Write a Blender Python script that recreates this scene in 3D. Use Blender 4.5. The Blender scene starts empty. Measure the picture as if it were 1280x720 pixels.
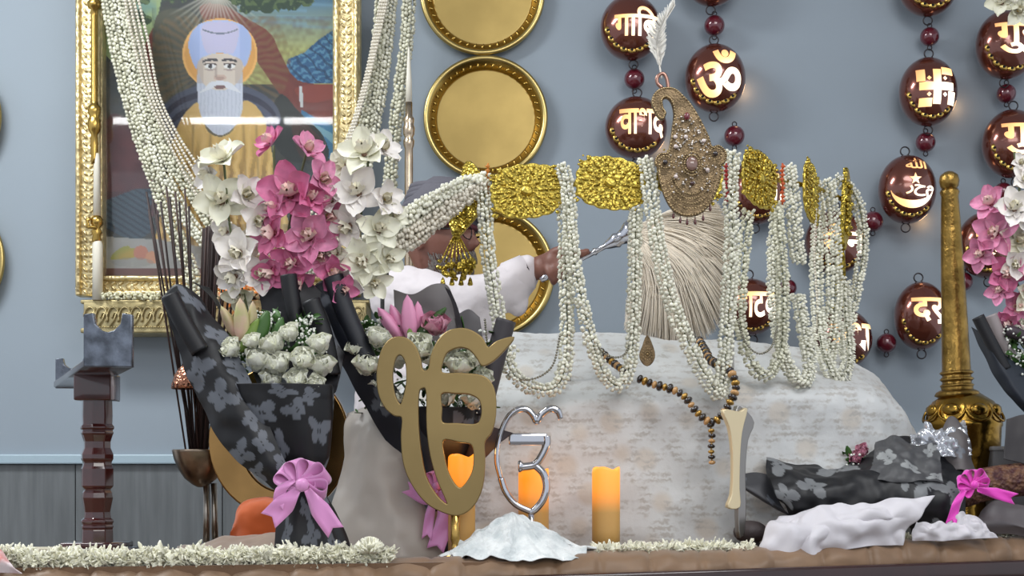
import bpy, bmesh, math, random
import numpy as np
from mathutils import Vector, Matrix, noise
random.seed(7); RNG = np.random.default_rng(7)
PI = math.pi
SC = bpy.context.scene
COL = SC.collection
# ---------------------------------------------------------------- camera, world, lamps, exposure
F = 1800.0; HZ = 590.0; CZ = 1.0          # focal length in px (1280 wide), horizon row, eye height
cam_d = bpy.data.cameras.new('camera'); cam = bpy.data.objects.new('camera', cam_d); COL.objects.link(cam)
cam.location = (0, 0, CZ); cam.rotation_euler = (PI/2, 0, 0)
cam_d.sensor_width = 36; cam_d.lens = F/1280*36; cam_d.shift_y = (HZ-360)/1280; cam_d.clip_start = 0.05
SC.camera = cam
SC.view_settings.view_transform = 'Standard'; SC.view_settings.look = 'None'
SC.view_settings.gamma = 1; SC.view_settings.use_curve_mapping = False
SC.view_settings.exposure = 0.10
w = bpy.data.worlds.new('world'); SC.world = w; w.use_nodes = True
w.node_tree.nodes['Background'].inputs[0].default_value = (0.80, 0.86, 0.95, 1)
w.node_tree.nodes['Background'].inputs[1].default_value = 0.85
def area(name, loc, rot, sx, sy, power, col):
    l = bpy.data.lights.new(name, 'AREA'); l.shape = 'RECTANGLE'; l.size = sx; l.size_y = sy
    l.energy = power; l.color = col
    o = bpy.data.objects.new(name, l); COL.objects.link(o); o.location = loc; o.rotation_euler = rot
    return o
area('ceiling_light_area', (1.0, 1.6, 3.3), (math.radians(18), math.radians(14), 0), 1.6, 0.9, 34, (0.96, 0.98, 1.0))
area('ceiling_light_area_left', (-1.9, 2.9, 3.3), (math.radians(8), math.radians(-12), 0), 1.4, 0.5, 62, (0.94, 0.98, 1.0))
area('room_light_area', (1.0, -1.6, 3.1), (math.radians(58), 0, 0), 3.0, 1.0, 40, (1.0, 0.97, 0.93))

# ---------------------------------------------------------------- helpers
def P(x, y, d): return Vector(((x-640)*d/F, d, CZ+(HZ-y)*d/F))
def S(px, d): return px*d/F
def lin(c):
    c = c/255.0
    return c/12.92 if c <= 0.04045 else ((c+0.055)/1.055)**2.4
def C(r, g, b): return (lin(r), lin(g), lin(b), 1)
MATS = {}
def mat(name, col=None, rough=0.5, metal=0.0, bump=0.0, bscale=60, var=0.0, vscale=8, col2=None, trans=0.0,
        sss=0.0, island=0.0, coat=0.0, attr=None, sheen=0.0, alpha=1.0, voronoi=False, emis=None, estr=0.0, ior=None):
    if name in MATS: return MATS[name]
    m = bpy.data.materials.new(name); m.use_nodes = True; nt = m.node_tree; N = nt.nodes; L = nt.links
    b = N['Principled BSDF']
    b.inputs['Base Color'].default_value = col; b.inputs['Roughness'].default_value = rough
    b.inputs['Metallic'].default_value = metal; b.inputs['Coat Weight'].default_value = coat
    b.inputs['Coat Roughness'].default_value = 0.08
    b.inputs['Sheen Weight'].default_value = sheen; b.inputs['Alpha'].default_value = alpha
    if trans: b.inputs['Transmission Weight'].default_value = trans
    if ior: b.inputs['IOR'].default_value = ior
    if sss: b.inputs['Subsurface Weight'].default_value = sss; b.inputs['Subsurface Radius'].default_value = (.02, .02, .015); b.inputs['Subsurface Scale'].default_value = 0.5
    if emis: b.inputs['Emission Color'].default_value = emis; b.inputs['Emission Strength'].default_value = estr
    tc = N.new('ShaderNodeTexCoord')
    src = None
    if attr:
        a = N.new('ShaderNodeAttribute'); a.attribute_name = attr; src = a.outputs['Color']
    if var or col2:
        nz = N.new('ShaderNodeTexNoise'); nz.inputs['Scale'].default_value = vscale; nz.inputs['Detail'].default_value = 5
        L.new(tc.outputs['Object'], nz.inputs['Vector'])
        mx = N.new('ShaderNodeMix'); mx.data_type = 'RGBA'
        rp = N.new('ShaderNodeValToRGB'); rp.color_ramp.elements[0].position = 0.38; rp.color_ramp.elements[1].position = 0.62
        L.new(nz.outputs['Fac'], rp.inputs['Fac']); L.new(rp.outputs['Color'], mx.inputs['Factor'])
        if src: L.new(src, mx.inputs['A'])
        else: mx.inputs['A'].default_value = col
        c2 = col2 if col2 else tuple(v*(1-var) for v in col[:3])+(1,)
        mx.inputs['B'].default_value = c2; src = mx.outputs['Result']
    if island:
        g = N.new('ShaderNodeNewGeometry'); mr = N.new('ShaderNodeMapRange'); mr.inputs[3].default_value = 1-island; mr.inputs[4].default_value = 1+island*0.4
        L.new(g.outputs['Random Per Island'], mr.inputs[0])
        mm = N.new('ShaderNodeVectorMath'); mm.operation = 'SCALE'
        if src: L.new(src, mm.inputs[0])
        else: mm.inputs[0].default_value = col[:3]
        L.new(mr.outputs[0], mm.inputs['Scale']); src = mm.outputs[0]
    if src: L.new(src, b.inputs['Base Color'])
    if bump:
        if voronoi:
            t = N.new('ShaderNodeTexVoronoi'); t.inputs['Scale'].default_value = bscale; o = t.outputs['Distance']
        else:
            t = N.new('ShaderNodeTexNoise'); t.inputs['Scale'].default_value = bscale; t.inputs['Detail'].default_value = 4; o = t.outputs['Fac']
        L.new(tc.outputs['Object'], t.inputs['Vector'])
        bp = N.new('ShaderNodeBump'); bp.inputs['Strength'].default_value = bump; bp.inputs['Distance'].default_value = 0.004
        L.new(o, bp.inputs['Height']); L.new(bp.outputs[0], b.inputs['Normal'])
    MATS[name] = m
    return m

def wl(o):
    v = Vector((0, 0, 0))
    while o is not None: v += o.location; o = o.parent
    return v
def tag(o, label=None, cat=None, group=None, kind=None):
    if label: o['label'] = label
    if cat: o['category'] = cat
    if group: o['group'] = group
    if kind: o['kind'] = kind
    return o
def thing(name, label, cat, loc, group=None):
    o = bpy.data.objects.new(name, None); COL.objects.link(o); o.location = loc; o.empty_display_size = 0.02
    return tag(o, label, cat, group)
def inst(name, mesh, parent, loc, rot=None, scale=1.0, label=None):
    o = bpy.data.objects.new(name, mesh); COL.objects.link(o)
    o.parent = parent; o.location = Vector(loc) - (wl(parent) if parent else Vector((0, 0, 0)))
    if rot is not None: o.rotation_euler = rot
    o.scale = (scale,)*3 if isinstance(scale, (int, float)) else scale
    if label: o['label'] = label
    return o

class MB:
    def __init__(s): s.v = []; s.f = []; s.mi = []; s.n = 0; s.col = []
    def add(s, v, f, mi=0):
        v = np.asarray(v, dtype=float).reshape(-1, 3); s.v.append(v)
        o = s.n; s.f.extend([tuple(i+o for i in q) for q in f]); s.mi.extend([mi]*len(f)); s.n += len(v)
        return s
    def box(s, c, sz, R=None, mi=0, bev=0.0):
        hx, hy, hz = sz[0]/2, sz[1]/2, sz[2]/2
        if bev > 0:
            b = min(bev, hx*.9, hy*.9, hz*.9)
            bm = bmesh.new(); bmesh.ops.create_cube(bm, size=1)
            for v in bm.verts: v.co = Vector((v.co.x*2*hx, v.co.y*2*hy, v.co.z*2*hz))
            bmesh.ops.bevel(bm, geom=bm.edges[:], offset=b, segments=2, affect='EDGES', profile=0.5)
            bm.verts.index_update(); v = [tuple(q.co) for q in bm.verts]; f = [[q.index for q in g.verts] for g in bm.faces]; bm.free()
        else:
            v = [(x, y, z) for x in (-hx, hx) for y in (-hy, hy) for z in (-hz, hz)]
            f = [(0, 1, 3, 2), (4, 6, 7, 5), (0, 4, 5, 1), (2, 3, 7, 6), (0, 2, 6, 4), (1, 5, 7, 3)]
        v = np.array(v)
        if R is not None: v = v @ np.array(R.to_3x3()).T
        return s.add(v+np.array(c), f, mi)
    def tube(s, pts, r, sides=8, closed=False, mi=0, flat=1.0, up=None, cap=True):
        pts = [Vector(p) for p in pts]; n = len(pts)
        rr = [r]*n if isinstance(r, (int, float)) else list(r)
        V = []; ref = Vector(up) if up else Vector((0.13, -1, 0.21)).normalized()
        for i, p in enumerate(pts):
            a = pts[(i-1) % n] if (closed or i > 0) else p; b = pts[(i+1) % n] if (closed or i < n-1) else p
            t = (b-a).normalized() if (b-a).length > 1e-9 else Vector((0, 0, 1))
            u = ref - t*ref.dot(t)
            if u.length < 1e-3: u = Vector((1, 0, 0)) - t*t.x
            u.normalize(); w_ = t.cross(u)
            for k in range(sides):
                an = 2*PI*k/sides
                V.append(tuple(p + u*math.cos(an)*rr[i]*flat + w_*math.sin(an)*rr[i]))
        Fc = []
        for i in range(n if closed else n-1):
            j = (i+1) % n
            for k in range(sides):
                l = (k+1) % sides
                Fc.append((i*sides+k, i*sides+l, j*sides+l, j*sides+k))
        if not closed and cap:
            Fc.append(tuple(range(sides))[::-1]); Fc.append(tuple((n-1)*sides+k for k in range(sides)))
        return s.add(V, Fc, mi)
    def lathe(s, prof, loc, sides=24, axis='Z', mi=0, M=None, mod=None, cap=True):
        V = []; n = len(prof)
        for (r, h) in prof:
            for k in range(sides):
                a = 2*PI*k/sides; q = r*(mod(a, h) if mod else 1)
                V.append((q*math.cos(a), q*math.sin(a), h))
        Fc = [(i*sides+k, i*sides+(k+1) % sides, (i+1)*sides+(k+1) % sides, (i+1)*sides+k) for i in range(n-1) for k in range(sides)]
        if cap and prof[0][0] > 1e-6: Fc.append(tuple(range(sides))[::-1])
        if cap and prof[-1][0] > 1e-6: Fc.append(tuple((n-1)*sides+k for k in range(sides)))
        V = np.array(V)
        if axis == 'Y': V = V[:, [0, 2, 1]]*np.array([1, -1, 1])      # height runs toward the camera (-Y)
        if M is not None: V = V @ np.array(M.to_3x3()).T
        return s.add(V+np.array(loc), Fc, mi)
    def build(s, name, m, parent=None, smooth=True, origin=None, cols=None, solid=0, sub=0, kind=None, label=None):
        V = np.concatenate(s.v) if s.v else np.zeros((0, 3))
        if parent is not None: org = np.array(wl(parent)); loc = (0, 0, 0)
        else:
            if origin is None: lo = V.min(0); hi = V.max(0); origin = ((lo[0]+hi[0])/2, (lo[1]+hi[1])/2, lo[2])
            org = np.array(origin); loc = tuple(origin)
        me = bpy.data.meshes.new(name); me.from_pydata((V-org).tolist(), [], s.f)
        ms = m if isinstance(m, (list, tuple)) else [m]
        for q in ms: me.materials.append(q)
        if len(ms) > 1: me.polygons.foreach_set('material_index', s.mi)
        if smooth: me.polygons.foreach_set('use_smooth', [True]*len(me.polygons))
        if cols is not None:
            a = me.color_attributes.new('Col', 'FLOAT_COLOR', 'POINT')
            cc = np.ones((len(V), 4), dtype=np.float32); cc[:, :3] = cols; a.data.foreach_set('color', cc.ravel())
        me.update()
        o = bpy.data.objects.new(name, me); COL.objects.link(o); o.location = loc
        if parent is not None: o.parent = parent
        if solid: q = o.modifiers.new('s', 'SOLIDIFY'); q.thickness = solid; q.offset = 0
        if sub: q = o.modifiers.new('u', 'SUBSURF'); q.levels = sub; q.render_levels = sub
        if kind: o['kind'] = kind
        if label: o['label'] = label
        return o

def crom(pts, m, closed=False):
    p = np.array([tuple(q) for q in pts], dtype=float); n = len(p)
    if closed: ext = np.vstack([p[-1:], p, p[:2]]); segs = n
    else: ext = np.vstack([2*p[:1]-p[1:2], p, 2*p[-1:]-p[-2:-1]]); segs = n-1
    t = np.linspace(0, segs, m, endpoint=not closed); i = np.minimum(t.astype(int), segs-1); u = (t-i)[:, None]
    a, b, c, d = ext[i], ext[i+1], ext[i+2], ext[i+3]
    return 0.5*((2*b)+(-a+c)*u+(2*a-5*b+4*c-d)*u*u+(-a+3*b-3*c+d)*u**3)
def even(pts, step):
    p = crom(pts, max(60, len(pts)*24)); L = np.r_[0, np.cumsum(np.linalg.norm(np.diff(p, axis=0), axis=1))]
    n = max(2, int(L[-1]/step)+1); t = np.linspace(0, L[-1], n)
    return np.stack([np.interp(t, L, p[:, k]) for k in range(3)], 1)
def pathpx(lst, d=None):
    return [P(q[0], q[1], q[2] if len(q) > 2 else d) for q in lst]

def ico(sub):
    bm = bmesh.new(); bmesh.ops.create_icosphere(bm, subdivisions=sub, radius=1)
    bm.verts.index_update(); v = np.array([tuple(q.co) for q in bm.verts]); f = [tuple(q.index for q in g.verts) for g in bm.faces]; bm.free()
    return v, f
ICO1 = ico(1); ICO2 = ico(2); ICO3 = ico(3)
def rotm():
    q = RNG.normal(size=4); q /= np.linalg.norm(q); a, b, c, d = q
    return np.array([[1-2*(c*c+d*d), 2*(b*c-a*d), 2*(b*d+a*c)], [2*(b*c+a*d), 1-2*(b*b+d*d), 2*(c*d-a*b)], [2*(b*d-a*c), 2*(c*d+a*b), 1-2*(b*b+c*c)]])
def blob(mb, c, r, tpl=ICO2, sc=(1, 1, 1), R=None, mi=0):
    v = tpl[0]*np.array(sc)*r
    if R is not None: v = v @ np.array(R).T
    mb.add(v+np.array(c), tpl[1], mi)
def sheet(mb, ctrl, nu=30, nv=30, crinkle=0.0, cs=14, seed=0, back=None, mi=0, ridge=False):
    """ctrl: rows of world points; returns uv grid"""
    rows = [crom(r, nu) for r in ctrl]; rows = np.array(rows)
    V = np.stack([crom(rows[:, k], nv) for k in range(nu)], 1)      # nv x nu x 3
    if crinkle:
        du = np.gradient(V, axis=1); dv = np.gradient(V, axis=0); nn = np.cross(du, dv); nn /= (np.linalg.norm(nn, axis=2, keepdims=True)+1e-9)
        off = np.array([[noise.noise(Vector((V[i, j, 0]*cs+seed*7.3, V[i, j, 1]*cs, V[i, j, 2]*cs))) + 0.5*noise.noise(Vector((V[i, j, 0]*cs*2.3, V[i, j, 1]*cs*2.3+seed, V[i, j, 2]*cs*2.3)))for j in range(nu)] for i in range(nv)])
        if ridge: off = (.30-np.abs(off))*2.0
        V = V + nn*off[:, :, None]*crinkle
    f = [(i*nu+j, i*nu+j+1, (i+1)*nu+j+1, (i+1)*nu+j) for i in range(nv-1) for j in range(nu-1)]
    mb.add(V.reshape(-1, 3), f, mi)
    uu, vv = np.meshgrid(np.linspace(0, 1, nu), np.linspace(0, 1, nv))
    return V, uu.ravel(), vv.ravel()
def shape2d(polys, ext, smooth=0, bev=0.0, res=3):
    """filled extruded outline with holes -> (verts, faces) in local XZ plane with thickness along Y"""
    cu = bpy.data.curves.new('t', 'CURVE'); cu.dimensions = '2D'; cu.fill_mode = 'BOTH'; cu.extrude = max(ext/2-bev, 1e-5); cu.bevel_depth = bev; cu.bevel_resolution = res
    for poly in polys:
        pts = crom([(p[0], p[1], 0) for p in poly], len(poly)*smooth, closed=True) if smooth else np.array([(p[0], p[1], 0) for p in poly])
        sp = cu.splines.new('POLY'); sp.points.add(len(pts)-1)
        for i, q in enumerate(pts): sp.points[i].co = (q[0], q[1], 0, 1)
        sp.use_cyclic_u = True
    o = bpy.data.objects.new('t', cu); COL.objects.link(o)
    me = bpy.data.meshes.new_from_object(o.evaluated_get(bpy.context.evaluated_depsgraph_get()))
    v = np.array([tuple(q.co) for q in me.vertices]); f = [tuple(p.vertices) for p in me.polygons]
    bpy.data.objects.remove(o); bpy.data.curves.remove(cu); bpy.data.meshes.remove(me)
    return v[:, [0, 2, 1]]*np.array([1, -1, 1]), f
def text2d(txt, size):
    cu = bpy.data.curves.new('t', 'FONT'); cu.body = txt; cu.size = size; cu.align_x = 'CENTER'; cu.align_y = 'CENTER'; cu.resolution_u = 4; cu.offset = size*.022
    o = bpy.data.objects.new('t', cu); COL.objects.link(o)
    me = bpy.data.meshes.new_from_object(o.evaluated_get(bpy.context.evaluated_depsgraph_get()))
    v = np.array([tuple(q.co) for q in me.vertices]).reshape(-1, 3); f = [tuple(p.vertices) for p in me.polygons]
    bpy.data.objects.remove(o); bpy.data.curves.remove(cu); bpy.data.meshes.remove(me)
    return v, f

# ---------------------------------------------------------------- setting
WD = 4.6
def wall_mat():
    return mat('wall_paint', C(146, 157, 167), 0.62, bump=0.05, bscale=300, var=0.05, vscale=1.2)
def struct(o): o['kind'] = 'structure'; return o
zt = P(0, 568, WD).z; zb = P(0, 580, WD).z
mb = MB(); mb.box((0, WD+.06, (zt+3.5)/2), (7, .12, 3.5-zt)); struct(mb.build('wall_back', wall_mat(), smooth=False))
mb = MB(); mb.box((0, WD+.03, (zt+zb)/2), (7, .10, zt-zb), bev=.004); struct(mb.build('trim_1', mat('trim_paint', C(165, 185, 196), 0.4), smooth=False))
mb = MB()
for i in range(14):
    mb.box((-3.0+i*.47-.04, WD+.055, zb/2), (.468, .11, zb), bev=.003)
m = mat('grey_panel', C(112, 116, 118), 0.45, var=0.25, vscale=6)
nt = m.node_tree                                    # vertical wood-like grain
nz = [n for n in nt.nodes if n.type == 'TEX_NOISE'][0]; mp = nt.nodes.new('ShaderNodeMapping'); mp.inputs['Scale'].default_value = (6, 6, .5)
tc = [n for n in nt.nodes if n.type == 'TEX_COORD'][0]; nt.links.new(tc.outputs['Object'], mp.inputs[0]); nt.links.new(mp.outputs[0], nz.inputs['Vector'])
struct(mb.build('wall_back_dado', m, smooth=False))
mb = MB(); mb.box((0, 1.0, -.05), (8, 8, .1)); struct(mb.build('floor', mat('floor_tile', C(120, 112, 104), 0.35, var=.15), smooth=False))
mb = MB(); mb.box((0, 1.0, 3.56), (8, 8, .12)); struct(mb.build('ceiling', mat('ceiling_paint', C(215, 218, 220), 0.8), smooth=False))
# ceiling tubes (mirrored in the portrait glass)
for k, (x0, x1) in enumerate([(-3.05, -1.62), (-1.58, -1.2)]):
    t = thing('ceiling_light', 'long white tube light on the ceiling' if k == 0 else 'short white tube light on the ceiling', 'ceiling light', ((x0+x1)/2, -1.0, 3.44))
    m1 = MB(); m1.box(((x0+x1)/2, -1.0, 3.48), (x1-x0, .06, .04), bev=.005); m1.build('housing', mat('lamp_housing', C(220, 220, 220), .5), t)
    m1 = MB(); m1.tube([(x0, -1, 3.44), (x1, -1, 3.44)], .022, 10); m1.build('tube', mat('tube_glow', (1, 1, 1, 1), emis=(1, 1, 1, 1), estr=14), t)

# dais
DZ = 0.83
def fd(X): return 2.55+.2045*(X+.907)
wood_dark = mat('dark_redwood', C(52, 22, 20), 0.22, var=.3, vscale=14, coat=.6)
mb = MB()
def prism(mb, poly, z0, z1, mi=0):
    n = len(poly); v = [(x, y, z0) for x, y in poly]+[(x, y, z1) for x, y in poly]
    f = [tuple(range(n))[::-1], tuple(range(n, 2*n))]+[(i, (i+1) % n, n+(i+1) % n, n+i) for i in range(n)]
    mb.add(v, f, mi)
prism(mb, [(-1.7, fd(-1.7)), (1.9, fd(1.9)), (1.9, 3.735), (-.62, 3.735), (-.62, 3.2), (-1.7, 3.1)], 0.0, DZ)
dais = thing('dais', 'long raised dais covered in brown cloth with a dark wooden rail', 'dais', (0, 3.0, 0))
mb.build('platform', mat('brown_cloth', C(122, 92, 66), 0.8, var=.25, vscale=10, bump=.3, bscale=400, sheen=.3), dais, smooth=False)
# gathered brown cloth strip along the front, rising a little to the right
mb = MB(); n = 420; m_ = 18; V = []
pl = [-1.0]+[-.75+.085*k+random.uniform(-.02, .02) for k in range(30)]
for i in range(n):
    X = -1.35+3.0*i/(n-1); base = fd(X)
    px = 640+X*F/base
    top = np.interp(px, [300, 480, 640, 757, 930, 1060, 1280, 1500], [708, 701, 696, 690, 688, 677, 671, 668])
    zt_ = CZ+(HZ-top)*base/F
    puff = sum(math.exp(-((X-q)/.006)**2) for q in pl)
    fold = .003*math.sin(X*90+3*noise.noise(Vector((X*6, 0, 0))))
    for j in range(m_):
        a = j/(m_-1)
        ang = PI*.5*(a*1.25)
        y = base + .05 - .075*math.sin(min(ang, PI/2)) + (fold - puff*.006)*(-1)*0 + puff*.008*math.sin(ang)
        z = zt_ - (1-math.cos(min(ang, PI/2)))*.045 - max(0, a-.8)*.10 + fold*math.sin(a*PI) - puff*.005*math.cos(ang)
        V.append((X, y + noise.noise(Vector((X*18, a*4, 2)))*.006, z + noise.noise(Vector((X*14, a*3, 7)))*.003))
fcs = [(i*m_+j, (i+1)*m_+j, (i+1)*m_+j+1, i*m_+j+1) for i in range(n-1) for j in range(m_-1)]
mb.add(V, fcs)
for i in (0,): pass
mb.build('cloth_valance', mat('brown_satin', C(132, 102, 74), 0.5, var=.2, vscale=14, sheen=.3), dais, solid=.004)
a = P(690, 718, 2.72); b = P(1330, 698, 2.93)
mb = MB(); dv = (b-a); L_ = dv.length
R = Matrix.Rotation(math.atan2(dv.y, dv.x), 3, 'Z') @ Matrix.Rotation(-math.asin(dv.z/L_), 3, 'Y')
mb.box((a+b)/2 + Vector((0, 0.0, -.02)) - dv*.35, (L_*2.2, .03, .04), R=R, bev=.006); mb.build('rail', wood_dark, dais)
# ---------------------------------------------------------------- portrait on the wall
gold = mat('embossed_gold', C(236, 216, 164), 0.38, metal=0.88, bump=.8, bscale=70, voronoi=True, var=.25, vscale=30)
gold_s = mat('smooth_gold', C(200, 165, 90), 0.25, metal=1.0, var=.2, vscale=12)
brass = mat('brass_plate', C(176, 142, 72), 0.33, metal=1.0, var=.22, vscale=9)
brass_emb = mat('brass_embossed', C(196, 165, 80), 0.3, metal=1.0, bump=1.0, bscale=55, voronoi=True)
PD = 4.52
port = thing('framed_portrait', 'large gold framed painting of a bearded man in a pale blue turban and yellow robe', 'picture', P(274, 372, PD))
def pip(x, y, poly):
    ins = np.zeros(x.shape, bool); n = len(poly); j = n-1
    for i in range(n):
        xi, yi = poly[i]; xj, yj = poly[j]
        if yi != yj: ins ^= ((yi > y) != (yj > y)) & (x < (xj-xi)*(y-yi)/(yj-yi)+xi)
        j = i
    return ins
def paint():
    xs = np.linspace(133, 419, 240); ys = np.linspace(-58, 348, 340)
    X, Y = np.meshgrid(xs, ys); im = np.zeros(X.shape+(3,)); A = lambda r, g, b: np.array([lin(r), lin(g), lin(b)])
    rs = np.random.default_rng(3)
    def low(sc, seed):
        r = np.random.default_rng(seed); g = r.random((60, 60)); u = (X/sc) % 58; v = ((Y+90)/sc) % 58
        i = u.astype(int); j = v.astype(int); fu = u-i; fv = v-j
        return g[j, i]*(1-fu)*(1-fv)+g[j, i+1]*fu*(1-fv)+g[j+1, i]*(1-fu)*fv+g[j+1, i+1]*fu*fv
    def fill(m, c, a=1.0):
        if m.dtype == bool: m = m.astype(float)
        k = (m*a)[..., None]; im[:] = im*(1-k)+np.asarray(c)*k
    def poly(p, c, sm=True, a=1.0):
        if sm: q = crom([(s[0], s[1], 0) for s in p], len(p)*6, closed=True)[:, :2]
        else: q = p
        m = pip(X, Y, q); fill(m, c, a); return m
    def ell(cx, cy, rx, ry, c, a=1.0, rot=0):
        dx = X-cx; dy = Y-cy; u = dx*math.cos(rot)+dy*math.sin(rot); v = -dx*math.sin(rot)+dy*math.cos(rot)
        m = (u/rx)**2+(v/ry)**2 < 1; fill(m, c, a); return m
    n1 = low(9, 1); n2 = low(4, 2); n3 = low(22, 4)
    im[:] = A(52, 62, 66); fill(n1, A(84, 78, 62), .6); fill(n2, A(34, 44, 48), .4)
    # skies
    m = (X > 296) & (Y < 106); t = np.clip((Y+10)/75, 0, 1)[..., None]
    sk = A(52, 110, 158)*(1-t)+A(176, 184, 116)*t; k = m[..., None]; im[:] = np.where(k, sk, im)
    for yy, xx in ((12, 350), (22, 380), (34, 400), (6, 400), (28, 350)): fill(np.exp(-(((Y-yy-.05*(X-xx))/2.2)**2))*m*(np.abs(X-xx) < 34), A(120, 165, 190), .5)
    poly([(133, -40), (200, -40), (196, 30), (186, 62), (133, 70)], A(150, 170, 120)); fill((X < 196)*(Y < 25)*n1, A(90, 140, 150), .7)
    # mountains
    for (p_, s_) in (([(352, 104), (360, 74), (380, 66), (398, 50), (419, 36), (419, 104)], 1), ([(150, 76), (156, 28), (164, 44), (176, 56), (184, 80)], -1)):
        m = poly(p_, A(44, 92, 132), False); st = (np.sin((X*.7+s_*Y*1.1)*.55+n2*5) > .25); fill(m & st, A(96, 150, 180), .7); fill(m & (np.sin((X-s_*Y)*.4+n1*4) > .7), A(24, 58, 92), .8)
    # rocks
    poly([(250, 8), (278, 6), (310, 24), (338, 42), (352, 70), (372, 100), (419, 112), (419, 150), (372, 140), (350, 118), (326, 84), (300, 50), (262, 34)], A(122, 62, 54)); fill((X > 300)*(Y > 20)*(Y < 140)*n2*(im[..., 0] > lin(100)), A(90, 44, 40), .5)
    poly([(180, 60), (196, 30), (200, 70), (196, 110), (178, 80)], A(120, 58, 50))
    poly([(370, 110), (419, 106), (419, 122), (384, 128)], A(136, 66, 56)); 
    poly([(133, 150), (170, 160), (196, 220), (214, 260), (133, 270)], A(76, 46, 50)); fill((X < 200)*(Y > 150)*(Y < 240)*n1, A(112, 60, 62), .5)
    poly([(196, 20), (232, 12), (250, 30), (238, 70), (232, 118), (204, 126), (192, 80)], A(86, 84, 70)); fill((X > 190)*(X < 240)*(Y < 130)*(Y > 10)*n2, A(60, 72, 66), .6)
    # rays from the top
    for an in np.linspace(-1.1, 1.1, 17):
        d_ = (X-272)*math.cos(an)-(Y+12)*math.sin(an); l = (X-272)*math.sin(an)+(Y+12)*math.cos(an)
        fill(np.exp(-(d_/1.3)**2)*np.clip(1-l/70, 0, 1)*(l > 0), A(220, 220, 205), .75)
    rad = np.hypot(X-275, Y-78); ang = np.arctan2(Y-78, X-275)
    fill((rad < 88)*(rad > 40)*(Y > 20)*(0.5+.5*np.sin(ang*46+n1*4)), A(128, 104, 70), .45)
    # foliage
    for cx, cy, r in ((320, 4, 13), (334, 8, 11), (350, 2, 14), (366, 4, 12), (382, 0, 10), (308, 10, 9), (300, -4, 14), (160, 12, 10), (172, 20, 10), (182, 26, 8), (152, -2, 16), (176, -8, 18), (340, -20, 40), (220, -30, 40), (380, -36, 40)):
        m = ((X-cx)/r)**2+((Y-cy)/(r*.8))**2 < .6+.8*n2; fill(m, A(44, 66, 48)); fill(m*(n2 > .6), A(92, 112, 70), .8)
    # stream and fall
    poly([(374, 108), (378, 108), (379, 134), (375, 134)], A(200, 205, 205), False)
    poly([(376, 140), (392, 146), (419, 162), (419, 200), (400, 186)], A(58, 118, 158)); poly([(392, 156), (419, 170), (419, 182)], A(120, 165, 180))
    poly([(350, 118), (374, 140), (404, 170), (408, 200), (360, 200), (336, 160)], A(38, 44, 42)); poly([(364, 150), (384, 156), (402, 176), (404, 196), (376, 196)], A(70, 50, 44))
    # cushions behind the shoulders
    for q in range(6): ell(275, 150+q*3, 76-q*4, 46-q*5, A(38, 42, 62) if q % 2 else A(74, 80, 100))
    # halo
    ell(275, 68, 47, 45, A(226, 178, 104)); ell(275, 68, 44, 42, A(214, 160, 86))
    # robe
    m = poly([(250, 128), (275, 150), (305, 126), (326, 140), (336, 170), (346, 220), (366, 300), (372, 348), (182, 348), (196, 290), (210, 220), (216, 176), (230, 144)], A(202, 168, 98))
    fold = np.sin((X-275)*(.42+.0008*(Y-150))+n1*2.4); fill(m*(fold > .45)*np.clip((Y-165)/60, 0, 1), A(140, 102, 46), .8); fill(m*(fold < -.6)*np.clip((Y-150)/80, 0, 1), A(226, 200, 136), .6)
    for xx in (240, 262, 306, 322): fill(m*np.exp(-((X-xx-.04*(Y-200)*np.sign(xx-275))/1.6)**2)*(Y > 150), A(140, 104, 52), .6)
    ell(275, 150, 20, 21, A(96, 90, 70)); 
    # beard, face, turban
    m = poly([(247, 90), (252, 84), (298, 84), (303, 92), (304, 120), (302, 142), (292, 160), (276, 169), (262, 162), (251, 144), (247, 120)], A(196, 202, 214)); fill(m*(np.sin((X-275)*1.3+n2*3) > .5), A(172, 180, 194), .5)
    poly([(248, 70), (303, 70), (302, 92), (296, 104), (288, 110), (276, 113), (262, 110), (254, 104), (249, 92)], A(206, 196, 184)); fill(((X > 294) | (X < 255))*(Y > 72)*(Y < 104)*(np.abs(X-275) < 29), A(170, 156, 146), .5)
    ell(275, 97, 8, 4, A(196, 174, 160)); fill(np.exp(-((X-270)/1.4)**2)*(Y > 80)*(Y < 97), A(150, 132, 120), .7); ell(275, 98, 5.5, 2.4, A(176, 148, 136))
    for cx in (263, 287):
        ell(cx, 83, 7, 3, A(232, 230, 226)); ell(cx, 83, 2.7, 2.8, A(50, 44, 44)); fill((np.abs(Y-(79.6+.02*(X-cx)**2)) < .9)*(np.abs(X-cx) < 8), A(76, 64, 60)); fill((np.abs(Y-(74.6+.02*(X-cx-(2 if cx < 275 else -2))**2)) < 1.5)*(np.abs(X-cx) < 9.5), A(66, 62, 66)); fill((np.abs(Y-(87.6-.02*(X-cx)**2)) < .8)*(np.abs(X-cx) < 7), A(150, 130, 124), .7)
    poly([(256, 110), (263, 103), (275, 101), (287, 103), (295, 110), (301, 116), (288, 112), (275, 108), (262, 112), (250, 116)], A(212, 216, 222)); ell(275, 109, 7, 2.6, A(120, 92, 92))
    m = poly([(236, 62), (238, 44), (250, 30), (275, 25), (300, 30), (313, 44), (314, 62), (306, 84), (300, 74), (275, 66), (250, 74), (245, 86)], A(176, 190, 224)); fill(m*((X < 250) | (X > 300)), A(150, 172, 214), .6)
    m = poly([(252, 34), (275, 27), (298, 34), (292, 66), (275, 64), (258, 66)], A(192, 190, 216)); fill((np.abs(Y-(42-.011*(X-275)**2)) < .9)*(np.abs(X-275) < 22), A(110, 118, 140))
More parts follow.
